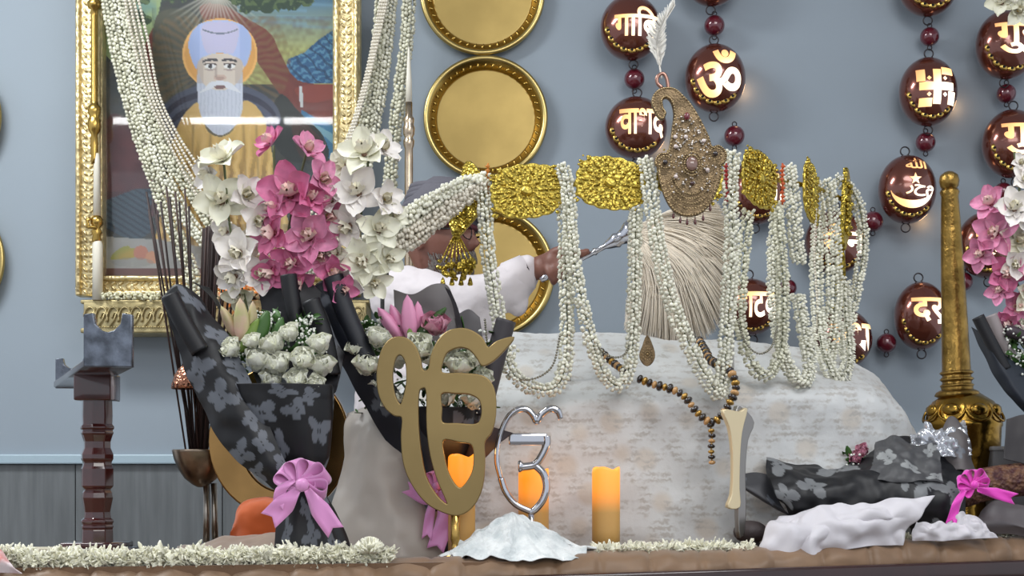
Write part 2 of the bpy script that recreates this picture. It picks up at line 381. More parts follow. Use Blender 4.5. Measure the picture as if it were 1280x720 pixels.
    # cloth, fruit, base
    poly([(133, 250), (170, 236), (190, 236), (188, 290), (170, 304), (133, 286)], A(60, 78, 92), False); m = pip(X, Y, [(133, 250), (170, 236), (190, 236), (188, 290), (170, 304), (133, 286)]); fill(m*(np.sin((X*.5-Y*.8)) > .3), A(38, 50, 62), .7)
    poly([(133, 296), (200, 300), (260, 310), (260, 340), (133, 342)], A(150, 150, 146), False); fill((Y > 298)*(X < 260)*n1, A(180, 182, 180), .4)
    for k in range(3): ell(150+k*6, 316+k*1.5, 14, 4.5, A(150+10*k, 150, 70), rot=-.6+.15*k)
    ell(176, 316, 9, 9, A(178, 120, 100)); ell(190, 322, 8, 8, A(190, 140, 110)); ell(166, 328, 26, 6, A(130, 130, 126), .5)
    fill(Y > 336, A(98, 62, 54)); fill((X > 262)*(Y > 280)*n2, A(60, 50, 44), .6)
    return xs, ys, np.clip(im*1.3, 0, 1)
xs, ys, im = paint()
mb = MB(); nx, ny = len(xs), len(ys)
V = [((x-640)*PD/F, PD, CZ+(HZ-y)*PD/F) for y in ys for x in xs]
f = [(i*nx+j, (i+1)*nx+j, (i+1)*nx+j+1, i*nx+j+1) for i in range(ny-1) for j in range(nx-1)]
mb.add(V, f); mb.build('painting', mat('painting', (1, 1, 1, 1), 0.6, attr='Col'), port, cols=im.reshape(-1, 3))
mb = MB(); mb.box((P(276, 145, PD)+Vector((0, -.014, 0))), (S(292, PD), .003, S(412, PD))); mb.build('glass_pane', mat('glass', (1, 1, 1, 1), 0.02, trans=1.0, ior=1.45), port, smooth=False)
def fbar(x0, x1, y0, y1, dep=.05, dd=0.0):
    c = (P(x0, y0, PD)+P(x1, y1, PD))/2; c.y = PD-.02-dd
    return c, (S(x1-x0, PD), dep, S(y1-y0, PD))
for (nm, x0, x1, y0, y1) in (('frame_side', 99, 133, -95, 372), ('frame_side', 418, 452, -95, 372), ('frame_bottom', 133, 418, 347, 372), ('frame_top', 133, 418, -95, -58)):
    m1 = MB()
    c, s_ = fbar(x0, x1, y0, y1, .05); m1.box(c, s_, bev=.006)
    if 'side' in nm:
        for q in (.14, .86): c, s_ = fbar(x0+(x1-x0)*q-3, x0+(x1-x0)*q+3, y0, y1, .05, .014); m1.box(c, s_, bev=.006)
    else:
        for q in (.14, .86): c, s_ = fbar(x0, x1, y0+(y1-y0)*q-3, y0+(y1-y0)*q+3, .05, .014); m1.box(c, s_, bev=.006)
    # embossed leaves along the member
    L_ = (y1-y0) if 'side' in nm else (x1-x0); k = int(L_/9)
    for i in range(k):
        for sg in (-1, 1):
            if 'side' in nm: cc = P((x0+x1)/2+sg*4, y0+L_*(i+.5)/k, PD); rot = Matrix.Rotation(sg*.7, 3, 'Y')
            else: cc = P(x0+L_*(i+.5)/k, (y0+y1)/2+sg*3, PD); rot = Matrix.Rotation(PI/2+sg*.7, 3, 'Y')
            cc.y = PD-.046; blob(m1, cc, .0085, ICO1, (.55, .45, 1.25), rot)
    m1.build(nm, gold, port)
mb = MB(); mb.box((P(276, 145, PD)+Vector((0, .018, 0))), (S(330, PD), .02, S(440, PD))); mb.build('backing_board', mat('board', C(40, 34, 28), .8), port, smooth=False)

# carved ledge carrying the frame
LD = 4.44
ledge = thing('carved_ledge', 'gold carved ledge with scrolled front below the framed painting', 'ledge', P(280, 416, 4.5))
c = (P(104, 378, LD)+P(458, 412, LD))/2
mb = MB(); mb.box((c.x, (LD+WD)/2, c.z), (S(354, LD), WD-LD-.002, S(36, LD)), bev=.004)
for yy, hh in ((377, 5), (413, 6)):
    q = P(281, yy, LD); mb.box((q.x, (LD+WD)/2-.008, q.z), (S(362, LD), WD-LD-.018, S(hh, LD)), bev=.004)
gl = mat('ledge_gold', C(205, 188, 140), 0.4, metal=.75, var=.3, vscale=40)
mb.build('board', gl, ledge)
mb = MB()
for i in range(24):
    x0 = 112+i*14.6; sg = 1
    for k, (dx, dy, r) in enumerate(((0, 0, 9), (3, 2, 5.5))):
        mb.tube([P(x0+dx+r*math.cos(a)*.8, 396+dy+r*1.35*math.sin(a)*sg, LD-.004) for a in np.linspace(PI, 2*PI+.6, 12)], .0028, 5)
    mb.tube(pathpx([(x0-4, 408), (x0+1, 400), (x0+7, 384)], LD-.004), .0026, 5)
    for t in range(5): blob(mb, P(x0-5+t*3.2, 409, LD-.004), .003, ICO1)
mb.build('scroll_relief', gl, ledge)
# loose flowers along the ledge and an orange light
mb = MB()
for i in range(420):
    blob(mb, P(random.uniform(128, 440), random.uniform(366, 374), random.uniform(4.40, 4.46)), random.uniform(.005, .009), ICO1, (1, .8, .6), rotm())
tag(mb.build('petal_row', mat('cream_petal', C(226, 222, 190), .7, island=.25, sss=.2)), 'row of cream petals lying on the carved gold ledge', 'petals', kind='stuff')
t = thing('votive_lamp', 'small glowing orange lamp on the gold ledge behind the orchids', 'lamp', P(291, 374, 4.40))
mb = MB(); q = P(291, 374, 4.40); mb.lathe([(.030, 0), (.034, .02), (.034, .085), (.031, .09), (0, .09)], q, 20); mb.build('glass_cup', mat('orange_glow', C(255, 150, 50), .3, emis=C(255, 130, 40), estr=1.6), t)
mb = MB(); mb.lathe([(.036, -.002), (.038, .006), (.035, .012)], q, 20, cap=False); mb.build('rim', gold_s, t)

# two tall decorative rods flanking the painting
silver = mat('silver_metal', C(200, 195, 190), 0.2, metal=1.0)
rose_metal = mat('pale_bronze', C(205, 185, 160), 0.25, metal=1.0, var=.2, vscale=20)
ivory = mat('ivory_enamel', C(222, 216, 200), 0.35)
RD = 4.36
def lathe_px(mb, x, prof, d, sides=20, lean=0):
    y0 = prof[0][0]; base = P(x, y0, d)
    mb.lathe([(S(r, d), S(y0-y, d)) for (y, r) in prof], base, sides)
t = thing('ornamental_rod', 'gold and ivory turned rod standing on the ledge before the left of the frame', 'rod', P(121, 376, RD+.08))
mb = MB(); lathe_px(mb, 122, [(375, 6.5), (306, 6.5), (300, 4)], RD+.08); mb.build('ivory_base', ivory, t)
mb = MB(); lathe_px(mb, 121, [(306, 3), (300, 6), (294, 5), (290, 7), (285, 4), (280, 8), (274, 8), (269, 4)], RD+.08)
mb.tube(pathpx([(121, 284), (111, 284), (109, 276), (113, 272)], RD+.06), .006, 8); mb.build('collar', gold_s, t)
mb = MB(); lathe_px(mb, 121, [(272, 4.6), (205, 4.0), (192, 3)], RD+.08); mb.build('ivory_taper', ivory, t)
mb = MB(); lathe_px(mb, 118, [(205, 3.8), (198, 4), (182, 5), (168, 4), (164, 7), (158, 8.5), (150, 8), (146, 6), (142, 8), (134, 8.5), (131, 5), (128, 4.4), (20, 4.4), (12, 4.5), (10, 8), (4, 9), (0, 6), (-4, 8), (-10, 5), (-90, 4.4)], RD+.08); mb.build('gold_shaft', gold_s, t)
t = thing('ornamental_rod', 'pale turned rod with a pointed ivory tip right of the framed painting', 'rod', (P(511, 500, 4.3).x, 4.3, 0))
mb = MB(); lathe_px(mb, 511, [(130, 4.2), (100, 3.6), (62, 1.4), (58, .3)], 4.3); mb.build('ivory_tip', ivory, t)
z0 = 0.0; yb = HZ+CZ*F/4.3
mb = MB(); lathe_px(mb, 511, [(yb, 22), (yb-8, 22), (yb-14, 8), (yb-30, 5.5), (330, 5.4), (200, 5.2), (186, 5), (182, 6.5), (176, 7), (172, 5), (168, 7), (160, 7.5), (156, 6), (152, 6.6), (148, 6.6), (145, 4.5), (128, 4.4)], 4.3); mb.build('shaft', rose_metal, t)
# slender steel rails behind the man
t = thing('steel_rack', 'rack of slim upright steel rails glimpsed behind the man', 'rack', (P(497, 500, 4.4).x, 4.42, 0))
for x in (478, 487, 497):
    m1 = MB(); m1.tube([(P(x, 290, 4.42).x, 4.42, 0.03), P(x, 284, 4.42)], S(2.6, 4.42), 10); m1.build('rail', silver, t)
mb = MB(); q = P(488, 284, 4.42); mb.box(q, (.07, .02, .012), bev=.003); mb.box((q.x, q.y, .015), (.12, .1, .03), bev=.005); mb.build('crossbar', silver, t)

# ---------------------------------------------------------------- round brass trays
def tray(px, py, rx, label, darkness=0):
    d = WD-.02; q = P(px, py, d-.012); R_ = S(rx, d)
    t = thing('round_tray', label, 'tray', (q.x, WD-.001, q.z), 'round brass trays hung on the wall')
    q = Vector((q.x, WD-.006, q.z))
    mb = MB(); mb.lathe([(0, -.002), (R_*.79, -.002), (R_*.80, -.001), (R_*.80, .003), (R_*.795, .004), (R_*.78, .004), (R_*.3, .004), (R_*.01, .004), (0, .004)], q, 96, 'Y'); mb.build('centre', mats_tray[1], t)
    mb = MB(); mb.lathe([(R_*.80, .003), (R_*.81, .007), (R_*.90, .030), (R_*.92, .033)], q, 96, 'Y', cap=False)
    for k in range(44):
        a = 2*PI*k/44; c = q+Vector((math.cos(a)*R_*.856, -.021, math.sin(a)*R_*.856))
        blob(mb, c, R_*.052, ICO1, (1.15, .35, .42), Matrix.Rotation(-a+.55, 3, 'Y'))
    mb.build('embossed_band', mats_tray[2], t)
    mb = MB(); mb.lathe([(R_*.915, .030), (R_*.93, .036), (R_*.985, .036), (R_, .030), (R_, .024), (R_*.97, .018), (R_*.90, 0), (R_*.88, -.002)], q, 96, 'Y', cap=False); mb.build('rim', mats_tray[0], t)
    return t
mats_tray = [mat('tray_rim_brass', C(204, 180, 116), .28, metal=1.0, var=.2, vscale=6), mat('tray_centre_brass', C(172, 148, 92), .40, metal=1.0, var=.22, vscale=5), mat('tray_band_brass', C(190, 158, 84), .25, metal=1.0)]
tray(603, -9, 78, 'topmost brass tray on the wall, cut off by the top of the picture')
tray(607, 147, 77.5, 'brass tray between the one at the top and the one behind the man')
tray(611, 341, 82, 'lowest brass tray, hanging behind the man and his outstretched arm')
tray(-74, 325, 80, 'round brass tray peeping in at the left edge below the other')
tray(-76, 146, 78, 'round brass tray peeping in at the left edge above the other')

# ---------------------------------------------------------------- lit cut-work globes on the right of the wall
def mat_globe():
    m = mat('globe_lacquer', C(112, 58, 44), 0.2, var=0.0, coat=1.0, metal=.6)
    return m
def mat_glow():
    if 'glyph_glow' in MATS: return MATS['glyph_glow']
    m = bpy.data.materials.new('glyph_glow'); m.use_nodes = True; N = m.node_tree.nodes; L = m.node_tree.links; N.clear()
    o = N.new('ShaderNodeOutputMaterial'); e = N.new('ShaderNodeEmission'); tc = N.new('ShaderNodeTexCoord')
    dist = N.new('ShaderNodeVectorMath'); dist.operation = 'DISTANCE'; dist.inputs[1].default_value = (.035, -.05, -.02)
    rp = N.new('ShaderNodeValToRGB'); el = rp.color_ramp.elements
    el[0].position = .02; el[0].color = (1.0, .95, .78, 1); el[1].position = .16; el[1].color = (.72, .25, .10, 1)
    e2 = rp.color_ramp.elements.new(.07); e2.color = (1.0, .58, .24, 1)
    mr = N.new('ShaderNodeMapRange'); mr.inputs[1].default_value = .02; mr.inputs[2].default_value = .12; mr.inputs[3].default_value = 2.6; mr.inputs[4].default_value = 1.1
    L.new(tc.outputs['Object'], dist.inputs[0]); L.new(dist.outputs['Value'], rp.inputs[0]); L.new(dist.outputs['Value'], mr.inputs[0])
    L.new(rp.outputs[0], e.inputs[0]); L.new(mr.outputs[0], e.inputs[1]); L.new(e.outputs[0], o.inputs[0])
    MATS['glyph_glow'] = m; return m
wire = mat('dark_wire', C(60, 56, 58), .35, metal=.9)
bead_m = mat('garnet_bead', C(96, 26, 40), .12, metal=.1, coat=1.0)
GD = WD-.085
RY = .075
def conform(me_v, me_f, rx, rz, lift=.0015):
    """wrap a flat glyph onto the globe's front"""
    bm = bmesh.new(); vs = [bm.verts.new(v) for v in me_v]
    for q in me_f:
        try: bm.faces.new([vs[i] for i in q])
        except ValueError: pass
    bmesh.ops.remove_doubles(bm, verts=bm.verts, dist=1e-5)
    bmesh.ops.triangulate(bm, faces=bm.faces[:])
    for _ in range(5):
        e = [e for e in bm.edges if e.calc_length() > .008]
        if not e: break
        bmesh.ops.subdivide_edges(bm, edges=e, cuts=1); bmesh.ops.triangulate(bm, faces=bm.faces[:])
    bm.verts.index_update(); V = []
    for v in bm.verts:
        x, z = v.co.x, v.co.z; k = 1-(x/rx)**2-(z/rz)**2
        if k < .04:
            s_ = math.sqrt(.96/((x/rx)**2+(z/rz)**2)); x *= s_; z *= s_; k = .04
        V.append((x, -RY*math.sqrt(k)-lift, z))
    Fc = [tuple(q.index for q in g.verts) for g in bm.faces]; bm.free()
    return np.array(V), Fc
def rect(cx, cz, sx, sz, rot=0):
    c, s_ = math.cos(rot), math.sin(rot)
    return [(cx+a*c-b*s_, 0, cz+a*s_+b*c) for a, b in ((-sx/2, -sz/2), (sx/2, -sz/2), (sx/2, sz/2), (-sx/2, sz/2))]
def glyphs(kind, rx, rz):
    out = []
    if kind == 'om':
        v, f = text2d('ॐ', .24); v = v[:, [0, 2, 1]]; lo, hi = v.min(0), v.max(0); v = (v-(lo+hi)/2)/(hi-lo+1e-9)*np.array([1.75*rx*.9, 0, 1.75*rz*.86]); v = v+np.array([.004, 0, 0]); out.append((v, f))
    elif kind == 'swastika':
        u = rx*.42; t = rx*.30
        for r in (rect(0, 0, t, 3.1*u), rect(0, 0, 3.1*u, t), rect(u*.98, u*1.4, 1.1*u, t), rect(-u*.98, -u*1.4, 1.1*u, t), rect(-u*1.4, u*.98, t, 1.1*u), rect(u*1.4, -u*.98, t, 1.1*u)):
            out.append((np.array(r)+np.array([.008, 0, 0]), [(0, 1, 2, 3)]))
        for sx in (-1, 1):
            for sz in (-1, 1): out.append((np.array(rect(sx*u*.72+.008, sz*u*.72, t*.4, t*.4, PI/4)), [(0, 1, 2, 3)]))
    elif kind == 'crescent':
        n = 22; R1 = rx*.80; o1 = [(math.cos(a)*R1, math.sin(a)*R1-rz*.02) for a in np.linspace(math.radians(190), math.radians(350), n)]
        o2 = [(math.cos(a)*R1*.98, math.sin(a)*R1*.60-rz*.06) for a in np.linspace(math.radians(350), math.radians(190), n)]
        p = o1+o2; v = [(a, 0, b) for a, b in p]; f = [(i, i+1, 2*n-2-i, 2*n-1-i) for i in range(n-1)]; out.append((np.array(v), f))
        st = [(math.cos(PI/2+k*PI/5)*rx*(.24 if k % 2 == 0 else .10)+.006, 0, math.sin(PI/2+k*PI/5)*rx*(.24 if k % 2 == 0 else .10)+rz*.2) for k in range(10)]
        out.append((np.array(st+[(.006, 0, rz*.2)]), [(k, (k+1) % 10, 10) for k in range(10)]))
        for (tx, sz_, ox, oz, wd) in (('ﷲ', .05, .012, .72*rz, .8*rx), ('رحم', .05, .022, -.16*rz, 1.1*rx)):
            v, f = text2d(tx, sz_)
            if len(v):
                v = v[:, [0, 2, 1]]; lo, hi = v.min(0), v.max(0); v = (v-(lo+hi)/2)/(hi-lo+1e-9)*np.array([wd, 0, rz*.36])+np.array([ox, 0, oz]); out.append((v, f))
    elif kind:
        v, f = text2d(kind, .1); v = v[:, [0, 2, 1]]; lo, hi = v.min(0), v.max(0); v = (v-(lo+hi)/2)/(hi-lo+1e-9)*np.array([1.56*rx, 0, .98*rz])+np.array([.014, 0, .02*rz]); out.append((v, f))
    return out
globes = [
 (788, 35, 38, 41, 'गािब', 'dark globe lit with Hindi letters, highest in the column left of the jewelled ornament', 0),
 (795, 160, 39, 39, 'वाशद', 'dark globe with glowing Hindi letters directly behind the jewelled ornament', 0),
 (894, 98, 38, 43, 'om', 'brightly lit dark globe with a large glowing om sign', 0),
 (890, -36, 38, 44, None, 'dark globe cut off by the top of the picture above the om globe', 0),
 (1160, -22, 38, 43, None, 'dark globe cut off by the top of the picture above the swastika globe', 0),
 (1160, 115, 36, 43, 'swastika', 'brightly lit dark globe with a cut-out swastika', 0),
 (1134, 237, 36, 43, 'crescent', 'lit dark globe with a crescent and star left of the brass mace', 0),
 (1044, 303, 38, 41, 'रीन', 'dark lit globe half hidden by the rightmost jasmine strands under the gold band', 0),
 (946, 240, 36, 41, 'नमः', 'dark lit globe whose glowing foot shows below the gold band', 0),
 (938, 384, 35, 36, 'शटब', 'dark lit globe just above the draped cloth between jasmine strands', 0),
 (1054, 424, 36, 38, 'नभ', 'dark lit globe peeping over the right shoulder of the draped cloth', 0),
 (1151, 395, 33, 43, 'दर्', 'dark lit globe with Hindi letters touching the brass mace shaft', 0),
 (1258, 56, 38, 43, 'गुरु', 'dark lit globe under the white hanging blossoms at the top right corner', 0),
 (1266, 180, 38, 43, 'गुर', 'dark lit globe at the right edge above the pink orchids', 0),
 (1234, 306, 38, 42, 'ही', 'dark lit globe partly behind the pink orchids at the right edge', 0)]
for (gx, gy, rx, ry, kind, lab, _) in globes:
    c = P(gx, gy, GD); a, b_ = S(rx, GD), S(ry, GD)
    t = thing('lit_globe', lab, 'lamp', c, 'lit cut-work globes strung on the wall')
    mb = MB(); nn_ = 48
    mb.lathe([(math.sin(q)*1.0, math.cos(q)) for q in np.linspace(PI, 0, 28)], (0, 0, 0), nn_); V = mb.v[0]*np.array([a, RY, b_])+np.array(c); mb.v[0] = V
    mb.build('shell', mat_globe(), t)
    for (v, f) in glyphs(kind, a*.92, b_*.92):
        v2, f2 = conform(v, f, a, b_)
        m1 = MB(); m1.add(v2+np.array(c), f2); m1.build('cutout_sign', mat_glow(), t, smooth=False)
    # pierced brass strap along the lower left edge
    m1 = MB(); m2 = MB()
    for k in range(7):
        an = math.radians(195+k*19); x = math.cos(an)*a*.80; z = math.sin(an)*b_*.80; y = -RY*math.sqrt(max(.05, 1-(x/a)**2-(z/b_)**2))
        blob(m1, c+Vector((x, y, z)), a*.13, ICO2, (1.1, .3, .8), Matrix.Rotation(-an-PI/2, 3, 'Y')); blob(m2, c+Vector((x, y-.004, z)), a*.06, ICO1, (1, .5, .8))
    m1.build('brass_leaf_border', gold_s, t); m2.build('pierced_hole', mat('hole_black', C(14, 10, 10), .8), t)
    for sg in (-1, 1):
        m1 = MB()
        cc = c+Vector((random.uniform(-.008, .012), 0, sg*(b_+.012))); m1.tube([cc+Vector((math.cos(q)*.014, 0, math.sin(q)*.014)) for q in np.linspace(0, 2*PI, 18)[:-1]], .0022, 6, closed=True); m1.build('wire_ring', wire, t)
    m1 = MB(); m1.tube([c, (c.x, WD+.002, c.z)], .006, 8); m1.build('wall_peg', wire, t)
for (bx, by, r, lab) in [(793, 99, 13, 'garnet bead between the two left-hand lit globes'), (893, 32, 13, 'garnet bead above the om globe'), (918, 170, 13, 'garnet bead below the om globe'), (1162, 46, 12, 'garnet bead above the swastika globe'), (1157, 178, 12.5, 'garnet bead between the swastika globe and the crescent globe'), (1091, 277, 13, 'garnet bead left below the crescent globe'), (1108, 429, 12.5, 'garnet bead beside the right shoulder of the draped cloth'), (1258, 117, 12, 'garnet bead below the top right corner globe'), (1254, 240, 12, 'garnet bead just above the right-hand pink orchids'), (1204, 352, 12, 'garnet bead right behind the brass mace shaft'), (985, 360, 11, 'garnet bead glimpsed between the jasmine strands')]:
    c = P(bx, by, WD-.05); t = thing('garnet_bead', lab, 'bead', c, 'garnet beads of the wall rosary')
    mb = MB(); mb.lathe([(math.sin(q)*S(r, GD), math.cos(q)*S(r, GD)) for q in np.linspace(PI, 0, 14)], c, 24); mb.build('bead', bead_m, t)
    mb = MB()
    for sg in (-1, 1): mb.tube([c+Vector((math.cos(q)*.007, 0, sg*(S(r, GD)+.005)+math.sin(q)*.007)) for q in np.linspace(0, 2*PI, 12)[:-1]], .0018, 6, closed=True)
    mb.tube([c, (c.x, WD+.002, c.z)], .004, 6); mb.build('wire_loop', wire, t)
for (gx, gy) in ((925, 100), (1190, 120), (1150, 262), (820, 170)):
    l = bpy.data.lights.new('globe_bulb', 'POINT'); l.energy = .06; l.color = (1, .55, .25); l.shadow_soft_size = .02
    o = bpy.data.objects.new('globe_bulb', l); COL.objects.link(o); o.location = P(gx+6, gy+12, WD-.03)
# ---------------------------------------------------------------- cloth-draped mound
cols_ = [(424, 560, 588, .0), (446, 516, 560, .25), (490, 478, 535, .6), (560, 442, 512, .9), (640, 420, 496, 1), (740, 419, 492, 1), (850, 427, 490, 1), (960, 430, 490, 1), (1040, 438, 492, .95), (1090, 448, 498, .85), (1130, 470, 515, .6), (1158, 512, 545, .3), (1172, 580, 590, .0)]
xs_ = [c[0] for c in cols_]; n = 220; mrow = 90
mb = MB(); V = np.zeros((mrow, n, 3))
for i in range(n):
    px = np.interp(i/(n-1), np.linspace(0, 1, len(xs_)), xs_)
    yc = np.interp(px, xs_, [c[1] for c in cols_]); yf = np.interp(px, xs_, [c[2] for c in cols_]); k = np.interp(px, xs_, [c[3] for c in cols_])
    df = 3.28-.20*k**.7; dc = df+.40*(.15+.85*k**.7); db = dc+.06+.12*k
    Xc = (px-640)*3.15/F
    def W(y, d, xo=0): return (Xc+xo, d, CZ+(HZ-y)*d/F)
    zf = W(yf, df)[2]
    sp = (px-800)/370.
    pr = [(Xc+.035*sp, df-.035, DZ+.002), (Xc+.025*sp, df-.02, DZ+.10*(zf-DZ)/.1*.4+.0), (Xc+.01*sp, df-.008, DZ+(zf-DZ)*.78), (Xc, df+.012, zf), W((yf*.55+yc*.45), df*.6+dc*.4), W(yc+4, df*.2+dc*.8), W(yc, dc), (Xc, db, DZ+(W(yc, dc)[2]-DZ)*.85), (Xc, db+.03, DZ+.3*(zf-DZ)), (Xc, db+.04, DZ+.002)]
    V[:, i] = crom(pr, mrow)
V[:, :, 0] *= 1.0
for i in range(mrow):
    for j in range(n):
        p = V[i, j]; q = Vector((p[0]*5, p[1]*5, p[2]*9))
        d = .010*noise.noise(q)+.006*noise.noise(q*2.7)+.0022*noise.noise(q*9)
        # soft vertical folds towards the hem
        hem = max(0, 1-(p[2]-DZ)/.12); d += .006*hem*math.sin(p[0]*46+3*noise.noise(Vector((p[0]*4, 0, 1))))
        V[i, j, 1] -= d*(1.0 if i < mrow*.4 else .2); V[i, j, 2] += d*(.9 if i > mrow*.2 else 0)
        V[i, j, 2] = max(V[i, j, 2], DZ+.001)
mb.add(V.reshape(-1, 3), [(i*n+j, i*n+j+1, (i+1)*n+j+1, (i+1)*n+j) for i in range(mrow-1) for j in range(n-1)])
m = mat('white_brocade', C(206, 207, 206), 0.55, sheen=.4)
def brocade(m):
    nt = m.node_tree; N = nt.nodes; L = nt.links; b = N['Principled BSDF']
    tc = N.new('ShaderNodeTexCoord'); vo = N.new('ShaderNodeTexVoronoi'); vo.inputs['Scale'].default_value = 12; vo.inputs['Randomness'].default_value = .7
    nz = N.new('ShaderNodeTexNoise'); nz.inputs['Scale'].default_value = 34; nz.inputs['Detail'].default_value = 4
    mp = N.new('ShaderNodeMapping'); mp.inputs['Scale'].default_value = (1, .5, 1)
    wv = N.new('ShaderNodeTexWave'); wv.bands_direction = 'Z'; wv.inputs['Scale'].default_value = 22; wv.inputs['Distortion'].default_value = 5; wv.inputs['Detail'].default_value = 3; wv.inputs['Detail Scale'].default_value = 5
    L.new(tc.outputs['Object'], mp.inputs[0]); L.new(mp.outputs[0], vo.inputs['Vector']); L.new(mp.outputs[0], nz.inputs['Vector']); L.new(mp.outputs[0], wv.inputs['Vector'])
    r1 = N.new('ShaderNodeValToRGB'); r1.color_ramp.elements[0].position = .22; r1.color_ramp.elements[0].color = (1, 1, 1, 1); r1.color_ramp.elements[1].position = .36; r1.color_ramp.elements[1].color = (0, 0, 0, 1); L.new(vo.outputs['Distance'], r1.inputs[0])
    r2 = N.new('ShaderNodeValToRGB'); r2.color_ramp.elements[0].position = .45; r2.color_ramp.elements[1].position = .6; L.new(nz.outputs['Fac'], r2.inputs[0])
    mu = N.new('ShaderNodeMath'); mu.operation = 'MULTIPLY'; L.new(r1.outputs[0], mu.inputs[0]); mu.inputs[1].default_value = .45
    mx = N.new('ShaderNodeMix'); mx.data_type = 'RGBA'; mx.inputs['A'].default_value = C(204, 205, 204); mx.inputs['B'].default_value = C(190, 172, 148); L.new(mu.outputs[0], mx.inputs['Factor'])
    mu2 = N.new('ShaderNodeMath'); mu2.operation = 'MULTIPLY'; L.new(r2.outputs[0], mu2.inputs[0]); L.new(wv.outputs['Fac'], mu2.inputs[1])
    mx2 = N.new('ShaderNodeMix'); mx2.data_type = 'RGBA'; L.new(mu2.outputs[0], mx2.inputs['Factor']); L.new(mx.outputs['Result'], mx2.inputs['A']); mx2.inputs['B'].default_value = C(176, 172, 166)
    L.new(mx2.outputs['Result'], b.inputs['Base Color'])
    bp = N.new('ShaderNodeBump'); bp.inputs['Strength'].default_value = .5; bp.inputs['Distance'].default_value = .004; L.new(nz.outputs['Fac'], bp.inputs['Height']); L.new(bp.outputs[0], b.inputs['Normal'])
brocade(m)
tag(mb.build('draped_cloth', m, solid=.003), 'large white and beige brocade cloth draped over the shrine mound', 'cloth')

# ---------------------------------------------------------------- gold crown band
gcol = mat('yellow_gold', C(206, 180, 80), 0.33, metal=1.0, var=.4, vscale=80, bump=1.0, bscale=150, voronoi=True)
band = thing('crown_band', 'curved gold crown band of embossed medallions above the draped cloth', 'crown band', P(820, 480, 3.25))
arc = [(566, 262, 3.20), (585, 246, 3.18), (612, 238, 3.14), (658, 236, 3.11), (762, 226, 3.10), (862, 218, 3.12), (950, 222, 3.24), (1014, 234, 3.42), (1050, 248, 3.56), (1068, 262, 3.70)]
mb = MB(); mb.tube(even(pathpx(arc), .01), .006, 8); mb.build('hoop', gcol, band)
for (x, d, yt) in ((712, 3.13, 232), (918, 3.20, 225), (1058, 3.62, 256)):
    m1 = MB(); q = P(x, yt, d); ye = 492-(d+.03-3.1)/.38*67; m1.tube([q, (q.x, d+.03, q.z-.08), (q.x, d+.03, CZ+(HZ-ye)*(d+.03)/F-.004)], .004, 6)
    m1.build('support_rod', silver, band)
def medallion():
    mb = MB(); out = []
    for k in range(96):
        a = 2*PI*k/96; r = 1+.055*abs(math.sin(a*8)); q4 = (abs(math.cos(a))**3.2+abs(math.sin(a))**3.2)**(-1/3.2); out.append((math.cos(a)*r*1.14*(.35+.65*q4), math.sin(a)*r*.92*(.5+.5*q4)))
    v, f = shape2d([out], .10, bev=.04, res=2); mb.add(v, f)
    def ring(n, rr, s, sq=1.0, ext=1.2, y=-.09):
        for k in range(n):
            a = 2*PI*k/n; R = Matrix.Rotation(-a, 3, 'Y'); blob(mb, (math.cos(a)*rr*1.15, y, math.sin(a)*rr*.95), s, ICO1, (ext, .6, sq), R)
    ring(34, .93, .06); ring(28, .84, .05, y=-.1); ring(20, .68, .045, y=-.1); ring(18, .50, .045, y=-.11); ring(14, .76, .12, .55, 1.2, -.07); ring(22, .58, .05, y=-.1); ring(9, .42, .12, .6, 1.1, -.1); ring(16, .25, .035, y=-.13)
    for sx in (-1, 1):
        for sz in (-1, 1):
            for t in range(14): blob(mb, (sx*random.uniform(.80, 1.22), -.07, sz*random.uniform(.45, .86)), random.uniform(.04, .08), ICO1)
    mb.lathe([(.2, .10), (.2, .14), (.12, .19), (0, .2)], (0, 0, 0), 20, 'Y')
    return mb
src = medallion(); me = bpy.data.meshes.new('medallion'); me.from_pydata(np.concatenate(src.v).tolist(), [], src.f); me.materials.append(mat('medallion_gold', C(222, 196, 92), .36, metal=1.0, var=.35, vscale=5, bump=.5, bscale=9, voronoi=True)); me.polygons.foreach_set('use_smooth', [True]*len(me.polygons))
for (x, y, d, hw, hh, yaw, lab) in [(659, 239, 3.10, 47, 35, -4, 'large round-petalled medallion'), (763, 229, 3.09, 45, 34, 3, None), (862, 222, 3.11, 44, 33, 10, None), (949, 224, 3.22, 45, 36, 52, None), (1013, 240, 3.41, 45, 37, 68, None)]:
    s_ = S(hw, d); o = inst('medallion', me, band, P(x, y, d-.02), (0, math.radians(-4 if x < 760 else 8), math.radians(yaw)), (s_/1.25, s_/1.25, S(hh, d)/1.02))
